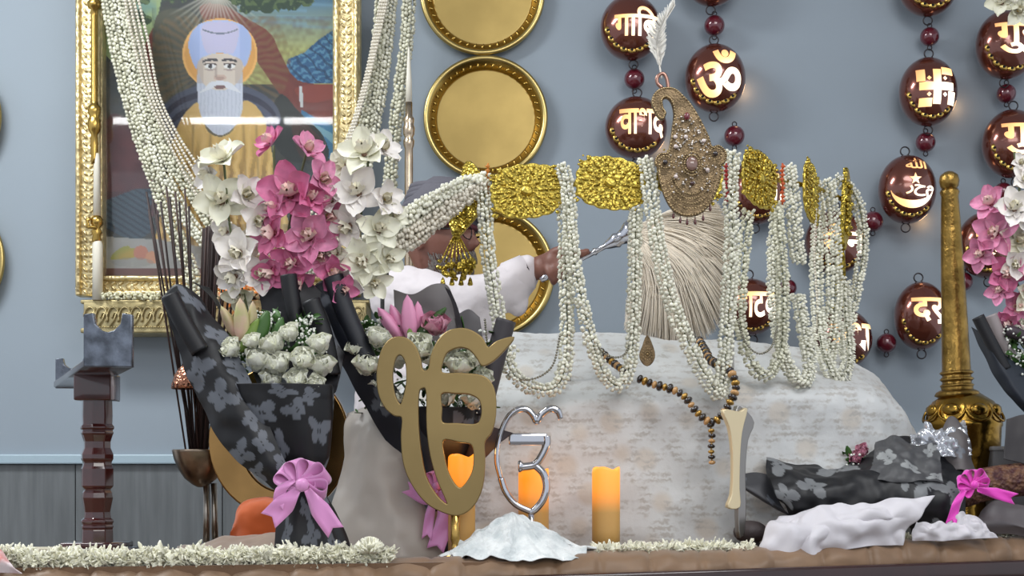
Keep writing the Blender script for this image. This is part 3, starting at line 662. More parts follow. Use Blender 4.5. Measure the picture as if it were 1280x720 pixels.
# paisley end pieces with tassels
def end_piece(cx, cy, d, w, yaw, drop, sc=1.0):
    M3 = Matrix.Rotation(math.radians(yaw), 3, 'Z')
    out = [(0, 44), (12, 36), (19, 22), (22, 6), (18, -12), (8, -26), (-2, -36), (-10, -44), (-18, -40), (-22, -28), (-20, -12), (-14, 4), (-8, 20)]
    k = S(1, d)*sc
    v, f = shape2d([[(a*k, b*k) for a, b in out]], .012, smooth=3, bev=.004, res=2); m1 = MB()
    v = v @ np.array(M3).T
    m1.add(v+np.array(P(cx, cy, d)), f)
    for i in range(46):
        a = random.uniform(0, 2*PI); r = random.random()**.5
        x = r*math.cos(a)*17-(0 if True else 0); z = r*math.sin(a)*34; x += -z*-.22 if z < 0 else -z*.0
        p = M3 @ Vector((x*k, -.009, z*k)); blob(m1, P(cx, cy, d)+p, random.uniform(1.8, 3.4)*k, ICO1)
    m1.build('paisley_plate', gcol, band)
    # tassel: strands then a cluster of little bells
    top = P(cx-14*math.cos(math.radians(yaw)), cy+42, d)
    m1 = MB(); m1.lathe([(0, 10*k), (4*k, 8*k), (7*k, 2*k), (6*k, -4*k), (3*k, -8*k), (0, -9*k)], top, 12)
    for i in range(7):
        t = (i-3)/3.; q = top+Vector((t*22*k*math.cos(math.radians(yaw)), -.006*(1-t*t)+t*22*k*math.sin(math.radians(yaw)), -drop*k))
        m1.tube(crom([top, top+Vector((t*8*k*math.cos(math.radians(yaw)), 0, -drop*.35*k)), q], 8), 1.2*k, 6)
    m1.build('tassel_strands', gcol, band)
    m1 = MB()
    for i in range(70):
        t = random.uniform(-1, 1); q = top+Vector((t*25*k*math.cos(math.radians(yaw)), random.uniform(-.014, .012)+t*25*k*math.sin(math.radians(yaw)), -(drop+random.uniform(-2, 16)*(1.15-t*t*.6)+(6*(1-t*t)))*k+3*k)); blob(m1, q, random.uniform(2.4, 4.2)*k, ICO1, (1, 1, random.uniform(.8, 1.3)))
    for i in range(4): q = top+Vector(((i-1.5)*12*k*math.cos(math.radians(yaw)), 0, -(drop+24)*k)); m1.lathe([(0, 6*k), (2*k, 3*k), (3.5*k, -4*k), (2*k, -5*k), (0, -5*k)], q, 8)
    m1.build('tassel_bells', gcol, band)
end_piece(584, 248, 3.15, 36, -18, 38)
end_piece(1057, 262, 3.56, 30, 66, 44, 1.15)
# red and orange thread bindings beside the strands
for (x, d, c, nm) in ((908, 3.15, C(150, 30, 30), 'red_binding'), (978, 3.30, C(190, 80, 30), 'orange_binding'), (610, 3.13, C(196, 120, 40), 'amber_binding')):
    m1 = MB()
    for k in range(9): q = P(x+random.uniform(-1, 1), 208+k*5.4, d-.022); m1.lathe([(0, S(3, d)), (S(3.4, d), 0), (0, -S(3, d))], q, 10)
    m1.tube([P(x, 204, d-.02), P(x, 256, d-.02)], .002, 6)
    m1.build(nm, mat(nm, c, .5), band)

# ---------------------------------------------------------------- jasmine garlands
jas = mat('jasmine_white', C(232, 230, 212), 0.6, island=.24, sss=.15)
jas_g = mat('jasmine_greenish', C(216, 214, 192), 0.6, island=.3, sss=.15)
pearl = mat('pearl', C(222, 214, 196), 0.22, coat=.8, island=.12)
sbead = mat('silver_bead', C(150, 146, 132), 0.25, metal=.8, island=.3)
def garland(pts, w, label, cat='garland', group=None, rows=3, m=None, step=.0088, br=None, string=True, name='jasmine_garland', depth=.012):
    p = even(pathpx(pts), step); mb = MB(); n = len(p)
    for i in range(n):
        t = p[min(i+1, n-1)]-p[max(i-1, 0)]; t = t/(np.linalg.norm(t)+1e-9)
        u = np.cross(t, (0, 1, 0)); u /= (np.linalg.norm(u)+1e-9)
        d = p[i][1]; W_ = w*d/F
        for k in range(rows):
            a = (k/(rows-1)-.5)*2 if rows > 1 else 0
            sh = .5 if (k % 2) else 0
            c = p[i]+u*W_*.5*a*.74+t*step*sh+np.array([0, -depth*(1-a*a)*random.uniform(.5, 1), 0])+RNG.normal(size=3)*.0013
            r = (br or .0046)*random.uniform(.8, 1.2)
            R = np.stack([u*.8+t*.6*(1 if a > 0 else -1), np.array([0, 1, 0]), t*.8-u*.6*(1 if a > 0 else -1)], 1)
            blob(mb, c, r, ICO1, (.9, .8, 1.08), R)
            if rows > 1: blob(mb, c+np.array([0, depth*1.3+.004, 0]), r, ICO1, (1, .8, 1.2), rotm())
    if m is None: m = jas
    if name == 'jasmine_garland':
        t = thing(name, label, cat, tuple(p[np.argmin(p[:, 2])]), group)
        mb.build('blossoms', m, t)
        m1 = MB(); m1.tube(p+np.array([0, depth*.4, 0]), .0013, 5); m1.build('string', mat('green_thread', C(96, 100, 70), .8), t)
        return t
    return tag(mb.build(name, m), label, cat, group)
def beads(pts, r, label, group=None, m=None, name='pearl_string', gap=2.1):
    p = even(pathpx(pts), r*gap); mb = MB()
    for q in p: blob(mb, q, r, ICO2)
    mb.tube(p, r*.18, 4)
    return tag(mb.build(name, m or pearl), label, 'bead string', group)
G = 'jasmine garlands hung over the gold crown band'
garland([(604, 218, 3.10), (606, 260, 3.085), (611, 320, 3.08), (619, 375, 3.07), (626, 412, 3.06)], 20, 'leftmost straight jasmine strand hanging over the gold band beside the man\'s face', group=G, rows=4)
garland([(640, 432, 3.04), (634, 452, 3.035), (650, 476, 3.03), (680, 488, 3.03), (702, 474, 3.03), (709, 420, 3.045), (707, 340, 3.06), (706, 250, 3.075)], 19, 'jasmine loop left of the second band medallion, rising past the man\'s fist', group=G, rows=4)
garland([(704, 206, 3.065), (711, 250, 3.045), (717, 320, 3.035), (727, 375, 3.03), (744, 440, 3.03), (760, 474, 3.03), (778, 480, 3.03), (790, 440, 3.04), (793, 380, 3.05), (794, 320, 3.06), (795, 262, 3.07)], 18, 'jasmine loop hanging from between the first two medallions', group=G, rows=4)
garland([(806, 198, 3.06), (814, 240, 3.045), (822, 300, 3.04), (838, 370, 3.035), (862, 430, 3.03), (886, 476, 3.03), (900, 494, 3.03)], 21, 'jasmine strand slanting down right from beneath the jewelled ornament', group=G, rows=4)
garland([(916, 190, 3.14), (914, 240, 3.125), (916, 300, 3.12), (912, 370, 3.10), (908, 430, 3.06), (903, 494, 3.03)], 20, 'jasmine strand dropping straight from right of the jewelled ornament', group=G, rows=4)
garland([(936, 262, 3.2), (930, 330, 3.18), (926, 400, 3.13), (938, 448, 3.10), (958, 470, 3.06), (976, 440, 3.12), (980, 370, 3.2), (976, 300, 3.26), (972, 258, 3.28)], 14, 'slim jasmine loop behind the strand right of the jewelled ornament', group=G, rows=3, m=jas_g)
garland([(986, 206, 3.31), (992, 250, 3.30), (996, 300, 3.28), (1000, 326, 3.27)], 19, 'short jasmine strand ending in a green tip between the right medallions', group=G, rows=4)
garland([(972, 252, 3.3), (968, 330, 3.26), (972, 400, 3.2), (984, 452, 3.12), (1002, 478, 3.08), (1014, 462, 3.12), (1008, 420, 3.2), (998, 370, 3.26)], 17, 'jasmine loop resting on the cloth below the fourth medallion', group=G, rows=4)
garland([(1034, 224, 3.46), (1040, 270, 3.45), (1044, 340, 3.42), (1042, 400, 3.38), (1036, 452, 3.32)], 22, 'jasmine strand just left of the right-hand gold tassel', group=G, rows=4)
garland([(1024, 262, 3.48), (1022, 330, 3.44), (1024, 400, 3.36), (1030, 440, 3.26), (1048, 478, 3.18), (1062, 450, 3.3), (1058, 400, 3.42), (1056, 350, 3.5)], 16, 'jasmine loop behind the right-hand gold tassel', group=G, rows=3)
garland([(1046, 222, 3.54), (1064, 236, 3.58), (1076, 262, 3.60), (1080, 310, 3.58), (1070, 370, 3.54), (1060, 420, 3.48), (1054, 446, 3.42)], 13, 'outermost jasmine strand on the far right end of the gold band', group=G, rows=3)
# the heavy swag pulled out to the left
for k in range(6):
    o = k*8.5
    garland([(604, 222+o*.30, 3.10), (580, 226+o*.55, 3.09), (540, 246+o*.9, 3.07), (490, 276+o, 3.03), (440, 312+o*.9, 2.99), (408, 334+o*.7, 2.97)], 11, 'jasmine rope in the thick white swag running left from the gold band, counted from the upper edge' if False else 'jasmine rope of the thick white swag running down left from the gold band', group='ropes of the thick left swag', rows=3, m=jas if k < 3 else pearl, br=.0056 if k < 3 else .0062)
# sparkling bead strings inside the loops
B = 'silver bead strings among the jasmine'
beads([(606, 400, 3.09), (612, 440, 3.06), (636, 468, 3.03), (664, 474, 3.02), (690, 458, 3.03), (700, 420, 3.04)], .0028, 'dark bead string inside the jasmine loop nearest the gold ek onkar emblem', B, sbead, 'bead_string')
beads([(722, 340, 3.05), (730, 390, 3.04), (744, 428, 3.03), (764, 446, 3.02), (784, 438, 3.03), (792, 390, 3.05), (796, 330, 3.07)], .0026, 'dark bead string inside the jasmine loop left of the slanting strand', B, sbead, 'bead_string')
beads([(922, 400, 3.10), (932, 428, 3.09), (948, 442, 3.08), (964, 434, 3.1), (972, 408, 3.14)], .0026, 'short bead string curving in front of the globe just above the cloth', B, sbead, 'bead_string')
beads([(1020, 262, 3.42), (1018, 320, 3.4), (1022, 390, 3.38), (1018, 420, 3.33)], .0034, 'pale bead string hanging beside the right-hand jasmine strands', B, pearl, 'bead_string')
# portrait garlands
g2 = 'garlands looped around the framed painting'
for k, pts in enumerate([
    [(132, -20, 4.36), (144, 50, 4.34), (160, 120, 4.33), (184, 200, 4.31), (214, 280, 4.30), (238, 340, 4.30), (242, 384, 4.30)],
    [(142, -20, 4.36), (156, 50, 4.34), (172, 120, 4.33), (196, 195, 4.31), (232, 270, 4.30), (290, 336, 4.30), (350, 350, 4.30), (410, 316, 4.30), (446, 240, 4.31), (464, 170, 4.33), (478, 90, 4.35), (490, -20, 4.37)],
    [(152, -20, 4.35), (164, 40, 4.33), (184, 120, 4.32), (206, 185, 4.30), (246, 250, 4.29), (300, 330, 4.29), (360, 338, 4.29), (412, 300, 4.29), (440, 220, 4.3), (458, 150, 4.32), (470, 90, 4.34), (478, -20, 4.36)],
    [(512, -20, 4.36), (508, 50, 4.35), (500, 110, 4.34), (490, 190, 4.33), (484, 260, 4.33), (470, 330, 4.33)]]):
    garland(pts, 17 if k != 0 else 19, ['outer jasmine garland hanging down the left of the painting', 'jasmine garland sweeping in a low loop across the painting', 'inner jasmine garland looping across the painting, just above the low one', 'jasmine garland hanging right of the painting beside the pale rod'][k], group=g2, rows=4, m=jas if k in (1,) else jas_g, step=.0125, br=.0066)
for k in range(4):
    o = k*9
    beads([(152+o*.6, -20, 4.31), (166+o*.7, 50, 4.3), (184+o*.55, 118, 4.29), (210+o*.5, 176-o*.2, 4.28), (246+o*.3, 244-o, 4.27), (300, 318-o, 4.27), (360, 318-o, 4.27), (412-o*.2, 252-o, 4.28), (440-o*.2, 170, 4.29), (462-o*.2, 96, 4.31), (484-o*.3, 0, 4.33), (486-o*.3, -20, 4.33)], .0050, 'string of cream pearls looping across the framed painting', 'pearl strings looped across the painting')

# ---------------------------------------------------------------- jewelled ornament (kalgi) with feather
KD = 3.04
kal = thing('jewelled_ornament', 'antique jewelled paisley ornament with hooked top and drop fringe on the gold band', 'ornament', P(862, 278, KD))
def Z(a, b): return (780+a/3.6, 100+b/3.6)
out = [(225, 45), (262, 75), (300, 118), (338, 180), (375, 255), (392, 305), (425, 300), (455, 328), (452, 365), (432, 385), (432, 430), (415, 490), (385, 555), (340, 598), (290, 610), (240, 598), (205, 560), (178, 500), (160, 430), (158, 398), (142, 370), (160, 338), (200, 330), (212, 280), (222, 210), (228, 150), (215, 100), (190, 78), (168, 92), (172, 130), (184, 150), (170, 176), (146, 150), (128, 100), (146, 58), (186, 40)]
bron = mat('antique_bronze', C(150, 128, 98), 0.36, metal=.9, bump=.8, bscale=260, var=.45, vscale=60)
k = S(1, KD); c0 = P(862, 190, KD)
v, f = shape2d([[((Z(a, b)[0]-862)*k, (190-Z(a, b)[1])*k) for a, b in out]], .014, smooth=3, bev=.003, res=2)
mb = MB(); mb.add(v+np.array(c0), f); mb.build('plate', bron, kal)
def KP(a, b, dy=.011): q = P(*Z(a, b), KD); q.y = KD-dy; return q
mb = MB(); op = crom([(a, b, 0) for a, b in out], 150, closed=True)
for q in op: blob(mb, KP(q[0], q[1], .008), .0022, ICO1)
for rr, nn_ in ((52, 30), (38, 22)):
    for i in range(nn_): a = 2*PI*i/nn_; blob(mb, KP(302+rr*.85*math.cos(a), 382+rr*math.sin(a), .013), .0021, ICO1)
for (cx, cy) in ((183, 375), (408, 337)):
    for i in range(14): a = 2*PI*i/14; blob(mb, KP(cx+27*math.cos(a), cy+27*math.sin(a), .013), .0021, ICO1)
for rr in (118, 138, 160, 182):
    for i in range(26):
        a = math.radians(20+i*140/25); blob(mb, KP(300+rr*.72*math.cos(a), 400+rr*math.sin(a), .011), .0019, ICO1)
mb.build('filigree_beads', mat('pale_filigree', C(196, 172, 130), .3, metal=.9, island=.4), kal)
mb = MB()
for i in range(150):
    t = random.random(); y = 170+t*340; hw = np.interp(y, [80, 150, 250, 330, 430, 520, 590], [16, 32, 66, 90, 120, 100, 40]); x = np.interp(y, [80, 150, 250, 330, 600], [240, 262, 298, 302, 300])+random.uniform(-1, 1)*hw
    blob(mb, KP(x, y, .011), random.uniform(.0014, .0032), ICO1)
mb.build('crystal_studs', mat('crystal', C(225, 215, 205), .08, metal=.6, island=.5), kal)
def gem(a, b, rx, rz, col, nm, dy=.013):
    m1 = MB(); blob(m1, KP(a, b, dy), 1, ICO2, (S(rx/3.6, KD), .005, S(rz/3.6, KD))); m1.build(nm, mat(nm+str(int(col[0]*99)), col, .08, coat=1.0), kal)
gem(302, 382, 27, 34, C(130, 100, 90), 'oval_gem'); gem(280, 170, 14, 18, C(110, 30, 40), 'red_gem'); gem(183, 375, 12, 12, C(40, 24, 22), 'dark_gem'); gem(408, 337, 12, 12, C(40, 24, 22), 'dark_gem'); gem(303, 470, 10, 10, C(60, 20, 24), 'dark_gem')
for (a, b) in ((228, 262), (275, 262), (355, 280), (230, 440), (372, 410), (230, 305)): gem(a, b, 10, 10, C(220, 205, 200), 'pearl_stud')
for (a, b) in ((222, 612), (253, 632), (284, 640), (320, 638), (356, 622), (388, 578)):
    m1 = MB(); q = KP(a, b-10, 0); m1.tube([q+Vector((0, 0, .012)), q], .0009, 5); m1.lathe([(0, .004), (.0022, 0), (.0034, -.006), (.002, -.010), (0, -.011)], q, 8); m1.build('drop', mat('drop_garnet', C(90, 36, 34), .15, coat=1), kal)
mb = MB(); mb.tube(crom(pathpx([(828, 110), (822, 104), (822, 96), (829, 92), (834, 100), (836, 116)], KD), 24), .0042, 8); mb.build('hook', mat('rose_copper', C(170, 130, 116), .3, metal=.9), kal)
# white feather
fe = thing('white_feather', 'white feather standing up from the hook of the jewelled ornament', 'feather', P(826, 98, KD))
mb = MB(); mb.tube(crom(pathpx([(827, 98), (824, 78), (822, 58), (828, 34), (844, 6)], KD), 24), [.0018]*12+[.0010]*12, 6); mb.build('quill', mat('quill', C(235, 228, 215), .5), fe)
mb = MB(); ax = crom(pathpx([(825, 84), (822, 66), (821, 48), (828, 30), (843, 7)], KD), 60)
for i, q in enumerate(ax):
    t = i/59; wd = S(16, KD)*math.sin(PI*min(1, t*1.08+.02))**.8*(1-.45*t)
    for sg in (-1, 1):
        for r_ in range(2):
            e = q+np.array([sg*wd*random.uniform(.75, 1), random.uniform(-.006, .006), .012+.010*random.random()])
            mb.tube([q, (q+e)/2+np.array([0, 0, -.003]), e], [.0016, .0013, .0005], 4)
mb.build('vane', mat('feather_white', C(228, 224, 214), .8, sss=.2), fe)
# small pendant lying on the cloth
t = thing('small_pendant', 'small oval filigree pendant standing on the cloth beside the jasmine loop', 'pendant', P(810, 462, 3.12))
mb = MB(); v, f = shape2d([[(a*k, b*k) for a, b in ((0, 20), (6, 8), (9, -4), (6, -13), (0, -17), (-6, -13), (-9, -4), (-5, 8))]], .006, smooth=3, bev=.002); mb.add(v+np.array(P(809, 440, 3.10)), f); mb.build('plate', bron, t)
mb = MB(); q0 = P(809, 443, 3.10)
for rr in (3, 6): 
    for i in range(12): a = 2*PI*i/12; blob(mb, q0+Vector((math.cos(a)*rr*k, -.005, math.sin(a)*rr*1.2*k)), .0013, ICO1)
blob(mb, q0+Vector((0, -.004, 0)), .0032, ICO2); mb.build('beading', mat('pale_filigree', None), t)
# ---------------------------------------------------------------- rosary of dark and gold beads on the cloth
cmats = [mat('bead_black', C(30, 18, 16), .15, coat=1), mat('bead_gold', C(190, 150, 80), .3, metal=.8), mat('bead_amber', C(196, 150, 96), .25, coat=.6)]
def mala(pts, label, r0=.0102):
    p = even(pathpx(pts), r0*1.15); mb = MB()
    for i, q in enumerate(p):
        c = 0 if i % 2 == 0 else (1 if i % 4 == 1 else 2); r = r0*random.uniform(.85, 1.1)
        t = p[min(i+1, len(p)-1)]-p[max(i-1, 0)]; R = np.array(Vector(t).to_track_quat('Z', 'Y').to_matrix())
        blob(mb, q, r*(1.06 if c == 0 else .92), ICO2, (1, 1, .62), R, mi=c)
    mb.tube(p, .0015, 5, mi=1)
    return mb
t = thing('rosary_necklace', 'necklace of black, amber and gold beads draped over the front of the white cloth', 'necklace', P(888, 575, 3.0))
mala([(800, 474, 3.05), (818, 481, 3.035), (838, 486, 3.02), (856, 496, 3.01), (870, 514, 3.0), (888, 528, 2.995), (902, 520, 2.995), (914, 500, 3.0), (920, 484, 3.01), (914, 466, 3.03), (902, 458, 3.07), (888, 450, 3.13), (880, 436, 3.2), (874, 426, 3.25)], '').build('bead_strand', cmats, t)
mb = mala([(888, 532, 2.995), (890, 545, 2.99), (889, 560, 2.985), (890, 578, 2.985)], '', .0086)
mb.build('pendant_strand', cmats, t)
t = thing('rosary_piece', 'short length of dark and gold beads lying inside the jasmine loop', 'necklace', P(765, 455, 3.12))
mala([(751, 440, 3.16), (760, 448, 3.13), (770, 456, 3.11), (779, 463, 3.08)], '', .0088).build('bead_strand', cmats, t)
# ---------------------------------------------------------------- the man waving the whisk
skin = mat('skin_brown', C(128, 84, 70), 0.5, sss=.12, var=.15, vscale=12, bump=.15, bscale=180)
man = thing('person', 'man in white shirt and grey turban behind the shrine, waving a silver whisk', 'person', (P(545, 500, 3.95).x, 3.95, 0))
hc = P(550, 299, 3.90)                                  # head centre
fwd = Vector((.86, -.50, -.06)).normalized(); upv = Vector((.10, -.02, 1)); upv = (upv-fwd*upv.dot(fwd)).normalized(); sd = fwd.cross(upv).normalized()   # sd: his right, toward the camera
HM = Matrix((fwd, sd, upv)).transposed()
def H(f, s, u): return hc + fwd*f + sd*s + upv*u
def head_mesh(mb):
    v, f = ico(5); out = []
    for p in v:
        x, y, z = p                                     # forward, side, up
        X = x*(.098 if x > 0 else .100); Y = y*.076; Zz = z*.122
        if z < -.1 and x > -.2: Y *= 1-.30*(-z-.1); X *= 1+.02
        if z < -.2 and x < .1: X *= 1-.35*(-z-.2)
        if x > 0:
            g = lambda cy, cz, wy, wz: math.exp(-((y-cy)/wy)**2-((z-cz)/wz)**2)
            X += .026*g(0, -.13, .14, .13) + .014*g(0, .03, .12, .16)        # nose
            X += .007*(g(.30, .22, .28, .09)+g(-.30, .22, .28, .09)) - .010*(g(.34, .06, .16, .10)+g(-.34, .06, .16, .10))   # brow, sockets
            X += .008*(g(.42, -.14, .2, .16)+g(-.42, -.14, .2, .16))         # cheeks
            X += .010*g(0, -.42, .26, .05) + .009*g(0, -.52, .24, .05) - .004*g(0, -.47, .26, .02) + .014*g(0, -.78, .3, .14)
        out.append(tuple(H(X, Y, Zz)))
    mb.add(out, f)
mb = MB(); head_mesh(mb)
def limb(mb, pts, rad, n=6, sides=20, flat=1.0, up=None):
    p = crom(pts, (len(pts)-1)*n+1); r = np.interp(np.linspace(0, len(pts)-1, len(p)), range(len(pts)), rad); mb.tube(p, list(r), sides, flat=flat, up=up)
    blob(mb, pts[0], rad[0]*.98, ICO3); blob(mb, pts[-1], rad[-1]*.98, ICO3)
MD = 3.95
neck = P(545, 350, MD); mx = neck.x
limb(mb, [tuple(neck+Vector((0, 0, -.06))), tuple(neck+Vector((.01, -.01, .04))), tuple(H(-.02, 0, -.05))], [.064, .058, .058])
sh_n = P(512, 368, 3.80); sh_f = Vector((mx+.10, 4.10, sh_n.z+.0))
limb(mb, [(mx-.06, MD+.02, .93), (mx-.04, MD+.01, 1.10), (mx-.02, MD, 1.28), tuple(neck+Vector((0, 0, -.09)))], [.150, .145, .165, .10], sides=28)
limb(mb, [tuple(sh_n), tuple(neck+Vector((0, 0, -.07))), tuple(sh_f)], [.062, .085, .062])
for sy in (-.09, .09): limb(mb, [(mx-.06+sy*.3, MD+sy, .92), (mx-.03+sy*.3, MD+sy*1.1, .50), (mx-.06+sy*.3, MD+sy*1.2, .09)], [.088, .060, .040]); limb(mb, [(mx-.08+sy*.3, MD+sy*1.2, .05), (mx+.10+sy*.3, MD+sy*1.2-.03, .035)], [.042, .034])
el = P(592, 372, 3.66); wr = P(668, 336, 3.66)
limb(mb, [tuple(sh_n), tuple((sh_n+el)/2+Vector((0, 0, -.01))), tuple(el)], [.058, .050, .043])
limb(mb, [tuple(el), tuple(el*.55+wr*.45+Vector((0, 0, .004))), tuple(wr)], [.043, .040, .029])
# far arm hanging
limb(mb, [tuple(sh_f), (sh_f.x+.03, sh_f.y+.03, 1.18), (sh_f.x+.16, sh_f.y-.06, 1.02)], [.055, .043, .030]); limb(mb, [(sh_f.x+.16, sh_f.y-.06, 1.02), (sh_f.x+.24, sh_f.y-.09, 1.0)], [.030, .026])
for k in range(5): limb(mb, [(sh_f.x+.23, sh_f.y-.12+k*.018, 1.0), (sh_f.x+.28, sh_f.y-.12+k*.018, .985), (sh_f.x+.295, sh_f.y-.115+k*.018, .96)], [.010, .009, .008], sides=8)
# gripping hand: whisk handle passes through the fist
h0 = P(697, 339, 3.62); hd = (P(785, 293, 3.58)-h0).normalized()      # handle start and direction
fist = P(697, 330, 3.63); ad = (fist-wr).normalized()
limb(mb, [tuple(wr), tuple(wr*.4+fist*.6), tuple(fist+Vector((-.006, 0, .004)))], [.030, .036, .034], flat=.72)
palmN = Vector((0, -1, 0))
for k in range(4):      # fingers wrap the handle on the camera side
    b = fist+Vector((.004, .014, .0))+Vector((0.012, 0, .026))-Vector((-.004, 0, .018))*k
    ctr = h0+hd*(.030-.017*k)
    q = []
    for a in (-40, 20, 80, 140, 200):
        an = math.radians(a); u = Vector((-hd.z, 0, hd.x)); q.append(tuple(ctr+u*math.cos(an)*.021+Vector((0, -1, 0))*math.sin(an)*.021))
    limb(mb, [tuple(fist+Vector((-.012, .004, .016-.012*k)))]+q, [.012, .0115, .0108, .010, .0095, .0085], n=4, sides=10)
th = [tuple(wr*.5+fist*.5+Vector((0, -.012, .018))), tuple(fist+Vector((.004, -.026, .030))), tuple(h0+hd*.062+Vector((0, -.012, .014))), tuple(h0+hd*.082+Vector((0, -.006, .010)))]
limb(mb, th, [.014, .0125, .0105, .009], n=4, sides=10)
for sg in (-1, 1):      # ears
    blob(mb, H(-.012, sg*.078, -.012), 1, ICO2, (.018, .008, .032), np.array(HM))
body = mb.build('body', skin, man); rm = body.modifiers.new('r', 'REMESH'); rm.mode = 'VOXEL'; rm.voxel_size = .0045; rm.use_smooth_shade = True; sm_ = body.modifiers.new('s', 'SMOOTH'); sm_.factor = .5; sm_.iterations = 2
# face details
mb = MB()
for sg in (-1, 1): blob(mb, H(.076, sg*.030, .010), .0125, ICO2)
mb.build('eye', mat('eye_white', C(190, 180, 172), .2), man)
mb = MB()
for sg in (-1, 1): blob(mb, H(.086, sg*.029+0*.002, .010), .0055, ICO2)
mb.build('iris', mat('iris_dark', C(26, 16, 12), .1), man)
beard = mat('grey_hair', C(140, 132, 126), .8, var=.4, vscale=160, bump=.8, bscale=420)
mb = MB()
for i in range(900):    # moustache and trimmed beard hairs
    if i < 260: s = random.uniform(-1, 1); p = H(.112-.020*abs(s)**1.5, s*.036, -.040-.010*abs(s)+random.uniform(-.006, .006)); q = p+sd*s*.012+upv*(-.010)+fwd*.002
    else:
        a = random.uniform(-1.5, 1.5); h = random.uniform(-.118, -.062)-abs(a)*-.012; r_ = .070+.016*math.cos(a)-max(0, -h-.09)*.7; p = H(math.cos(a)*(r_+.016), math.sin(a)*r_*.90, h); q = p+Vector((0, 0, -.012))+fwd*.004
    mb.tube([p, q], [.0016, .0008], 3, cap=False)
mb.build('beard', beard, man)
mb = MB()
for sg in (-1, 1):
    for i in range(14): t = i/13; p = H(.094-.016*t, sg*(.014+.034*t), .036+.006*math.sin(t*PI)); mb.tube([p, p+sd*sg*.007+upv*.003], [.002, .0012], 4)
mb.build('eyebrow', beard, man)
gl_ = mat('spectacle_frame', C(24, 22, 24), .25)
mb = MB()
for sg in (-1, 1):
    mb.tube([H(.112-.006*abs(math.cos(a)), sg*.033+math.cos(a)*.024, .010+math.sin(a)*.018) for a in np.linspace(0, 2*PI, 22)[:-1]], .0015, 6, closed=True); mb.tube([H(.106, sg*.058, .016), H(.03, sg*.082, .014), H(-.03, sg*.082, .004)], .0026, 6)
mb.tube([H(.114, -.009, .013), H(.118, 0, .016), H(.114, .009, .013)], .0014, 6)
mb.build('spectacles', gl_, man)
# turban: wound cloth from brow to crown
turb = mat('slate_turban', C(98, 96, 104), .8, bump=.4, bscale=260)
mb = MB()
mb.lathe([(1.02, .035), (1.10, .05), (1.12, .08), (1.06, .115), (.86, .145), (.5, .162), (0, .168)], (0, 0, 0), 48)
V = mb.v[0]; mb.v[0] = np.array([tuple(H(p[0]*.104-.006, p[1]*.086, p[2]-(.05*(p[0] < 0)*abs(p[0])))) for p in V])
for k in range(9):
    t = k/8; ring = []
    for a in np.linspace(0, 2*PI, 40)[:-1]: ring.append(H(math.cos(a)*(.118-.035*t)-.006, math.sin(a)*(.099-.030*t), .040+.095*t+.030*math.cos(a)*(1-t)*(1 if k % 2 else .6)))
    mb.tube(ring, .011, 8, closed=True)
mb.build('turban', turb, man)
mb = MB(); mb.tube([H(math.cos(a)*.107-.006, math.sin(a)*.088, .030-.03*(math.cos(a) < 0)*abs(math.cos(a))) for a in np.linspace(0, 2*PI, 40)[:-1]], .008, 8, closed=True); mb.build('under_turban_band', mat('maroon_cloth', C(86, 36, 44), .8), man)
# shirt: one skin around torso and sleeves
shirt = mat('white_cotton', C(216, 208, 210), .75, bump=.12, bscale=120)
mb = MB()
limb(mb, [(mx-.07, MD+.02, .78), (mx-.05, MD+.01, 1.06), (mx-.03, MD, 1.26), tuple(neck+Vector((-.01, 0, -.10)))], [.185, .175, .190, .122], sides=28)
limb(mb, [tuple(sh_n+Vector((-.02, .01, -.01))), tuple(neck+Vector((-.01, 0, -.085))), tuple(sh_f)], [.088, .096, .080])
limb(mb, [tuple(sh_n+Vector((-.01, 0, -.012))), tuple((sh_n+el)/2+Vector((0, 0, -.018))), tuple(el+Vector((.0, 0, -.012)))], [.084, .074, .066])
limb(mb, [tuple(el+Vector((0, 0, -.012))), tuple(el*.5+wr*.5+Vector((0, 0, -.014))), tuple(el*.16+wr*.84+Vector((0, 0, 0)))], [.066, .060, .045])
blob(mb, el+Vector((-.01, 0, -.055)), 1, ICO3, (.085, .05, .045)); blob(mb, (el+wr)/2+Vector((.03, -.0, -.045)), 1, ICO3, (.03, .03, .04))
limb(mb, [tuple(sh_f), (sh_f.x+.03, sh_f.y+.03, 1.17), (sh_f.x+.13, sh_f.y-.05, 1.04)], [.078, .062, .05])
sh_o = mb.build('shirt', shirt, man); rm = sh_o.modifiers.new('r', 'REMESH'); rm.mode = 'VOXEL'; rm.voxel_size = .0065; rm.use_smooth_shade = True; s2 = sh_o.modifiers.new('s', 'SMOOTH'); s2.factor = .6; s2.iterations = 8
tx = bpy.data.textures.new('folds', 'CLOUDS'); tx.noise_scale = .07; dm = sh_o.modifiers.new('d', 'DISPLACE'); dm.texture = tx; dm.strength = .022; dm.mid_level = .5
mb = MB(); c_ = el*.12+wr*.88; dd = (wr-el).normalized()
mb.tube([c_-dd*.055, c_-dd*.05, c_, c_+dd*.004, c_-dd*.004, c_-dd*.04], [.044, .0475, .046, .043, .040, .038], 28, cap=False); mb.build('shirt_cuff', shirt, man, solid=.003)
mb = MB()
for (dz, rr) in ((-.065, .082), (-.035, .070)): pass
mb.tube([tuple(neck+Vector((math.cos(a)*.070, math.sin(a)*.070, -.030+.012*math.cos(a)))) for a in np.linspace(0, 2*PI, 32)[:-1]], .014, 10, closed=True); mb.build('collar', mat('grey_collar', C(112, 122, 134), .8), man)
tr = mat('white_trousers', C(200, 198, 194), .8)
mb = MB()
for sy in (-.09, .09): limb(mb, [(mx-.06+sy*.3, MD+sy, .95), (mx-.03+sy*.3, MD+sy*1.1, .50), (mx-.06+sy*.3, MD+sy*1.2, .10)], [.105, .085, .068])
mb.build('trousers', tr, man)
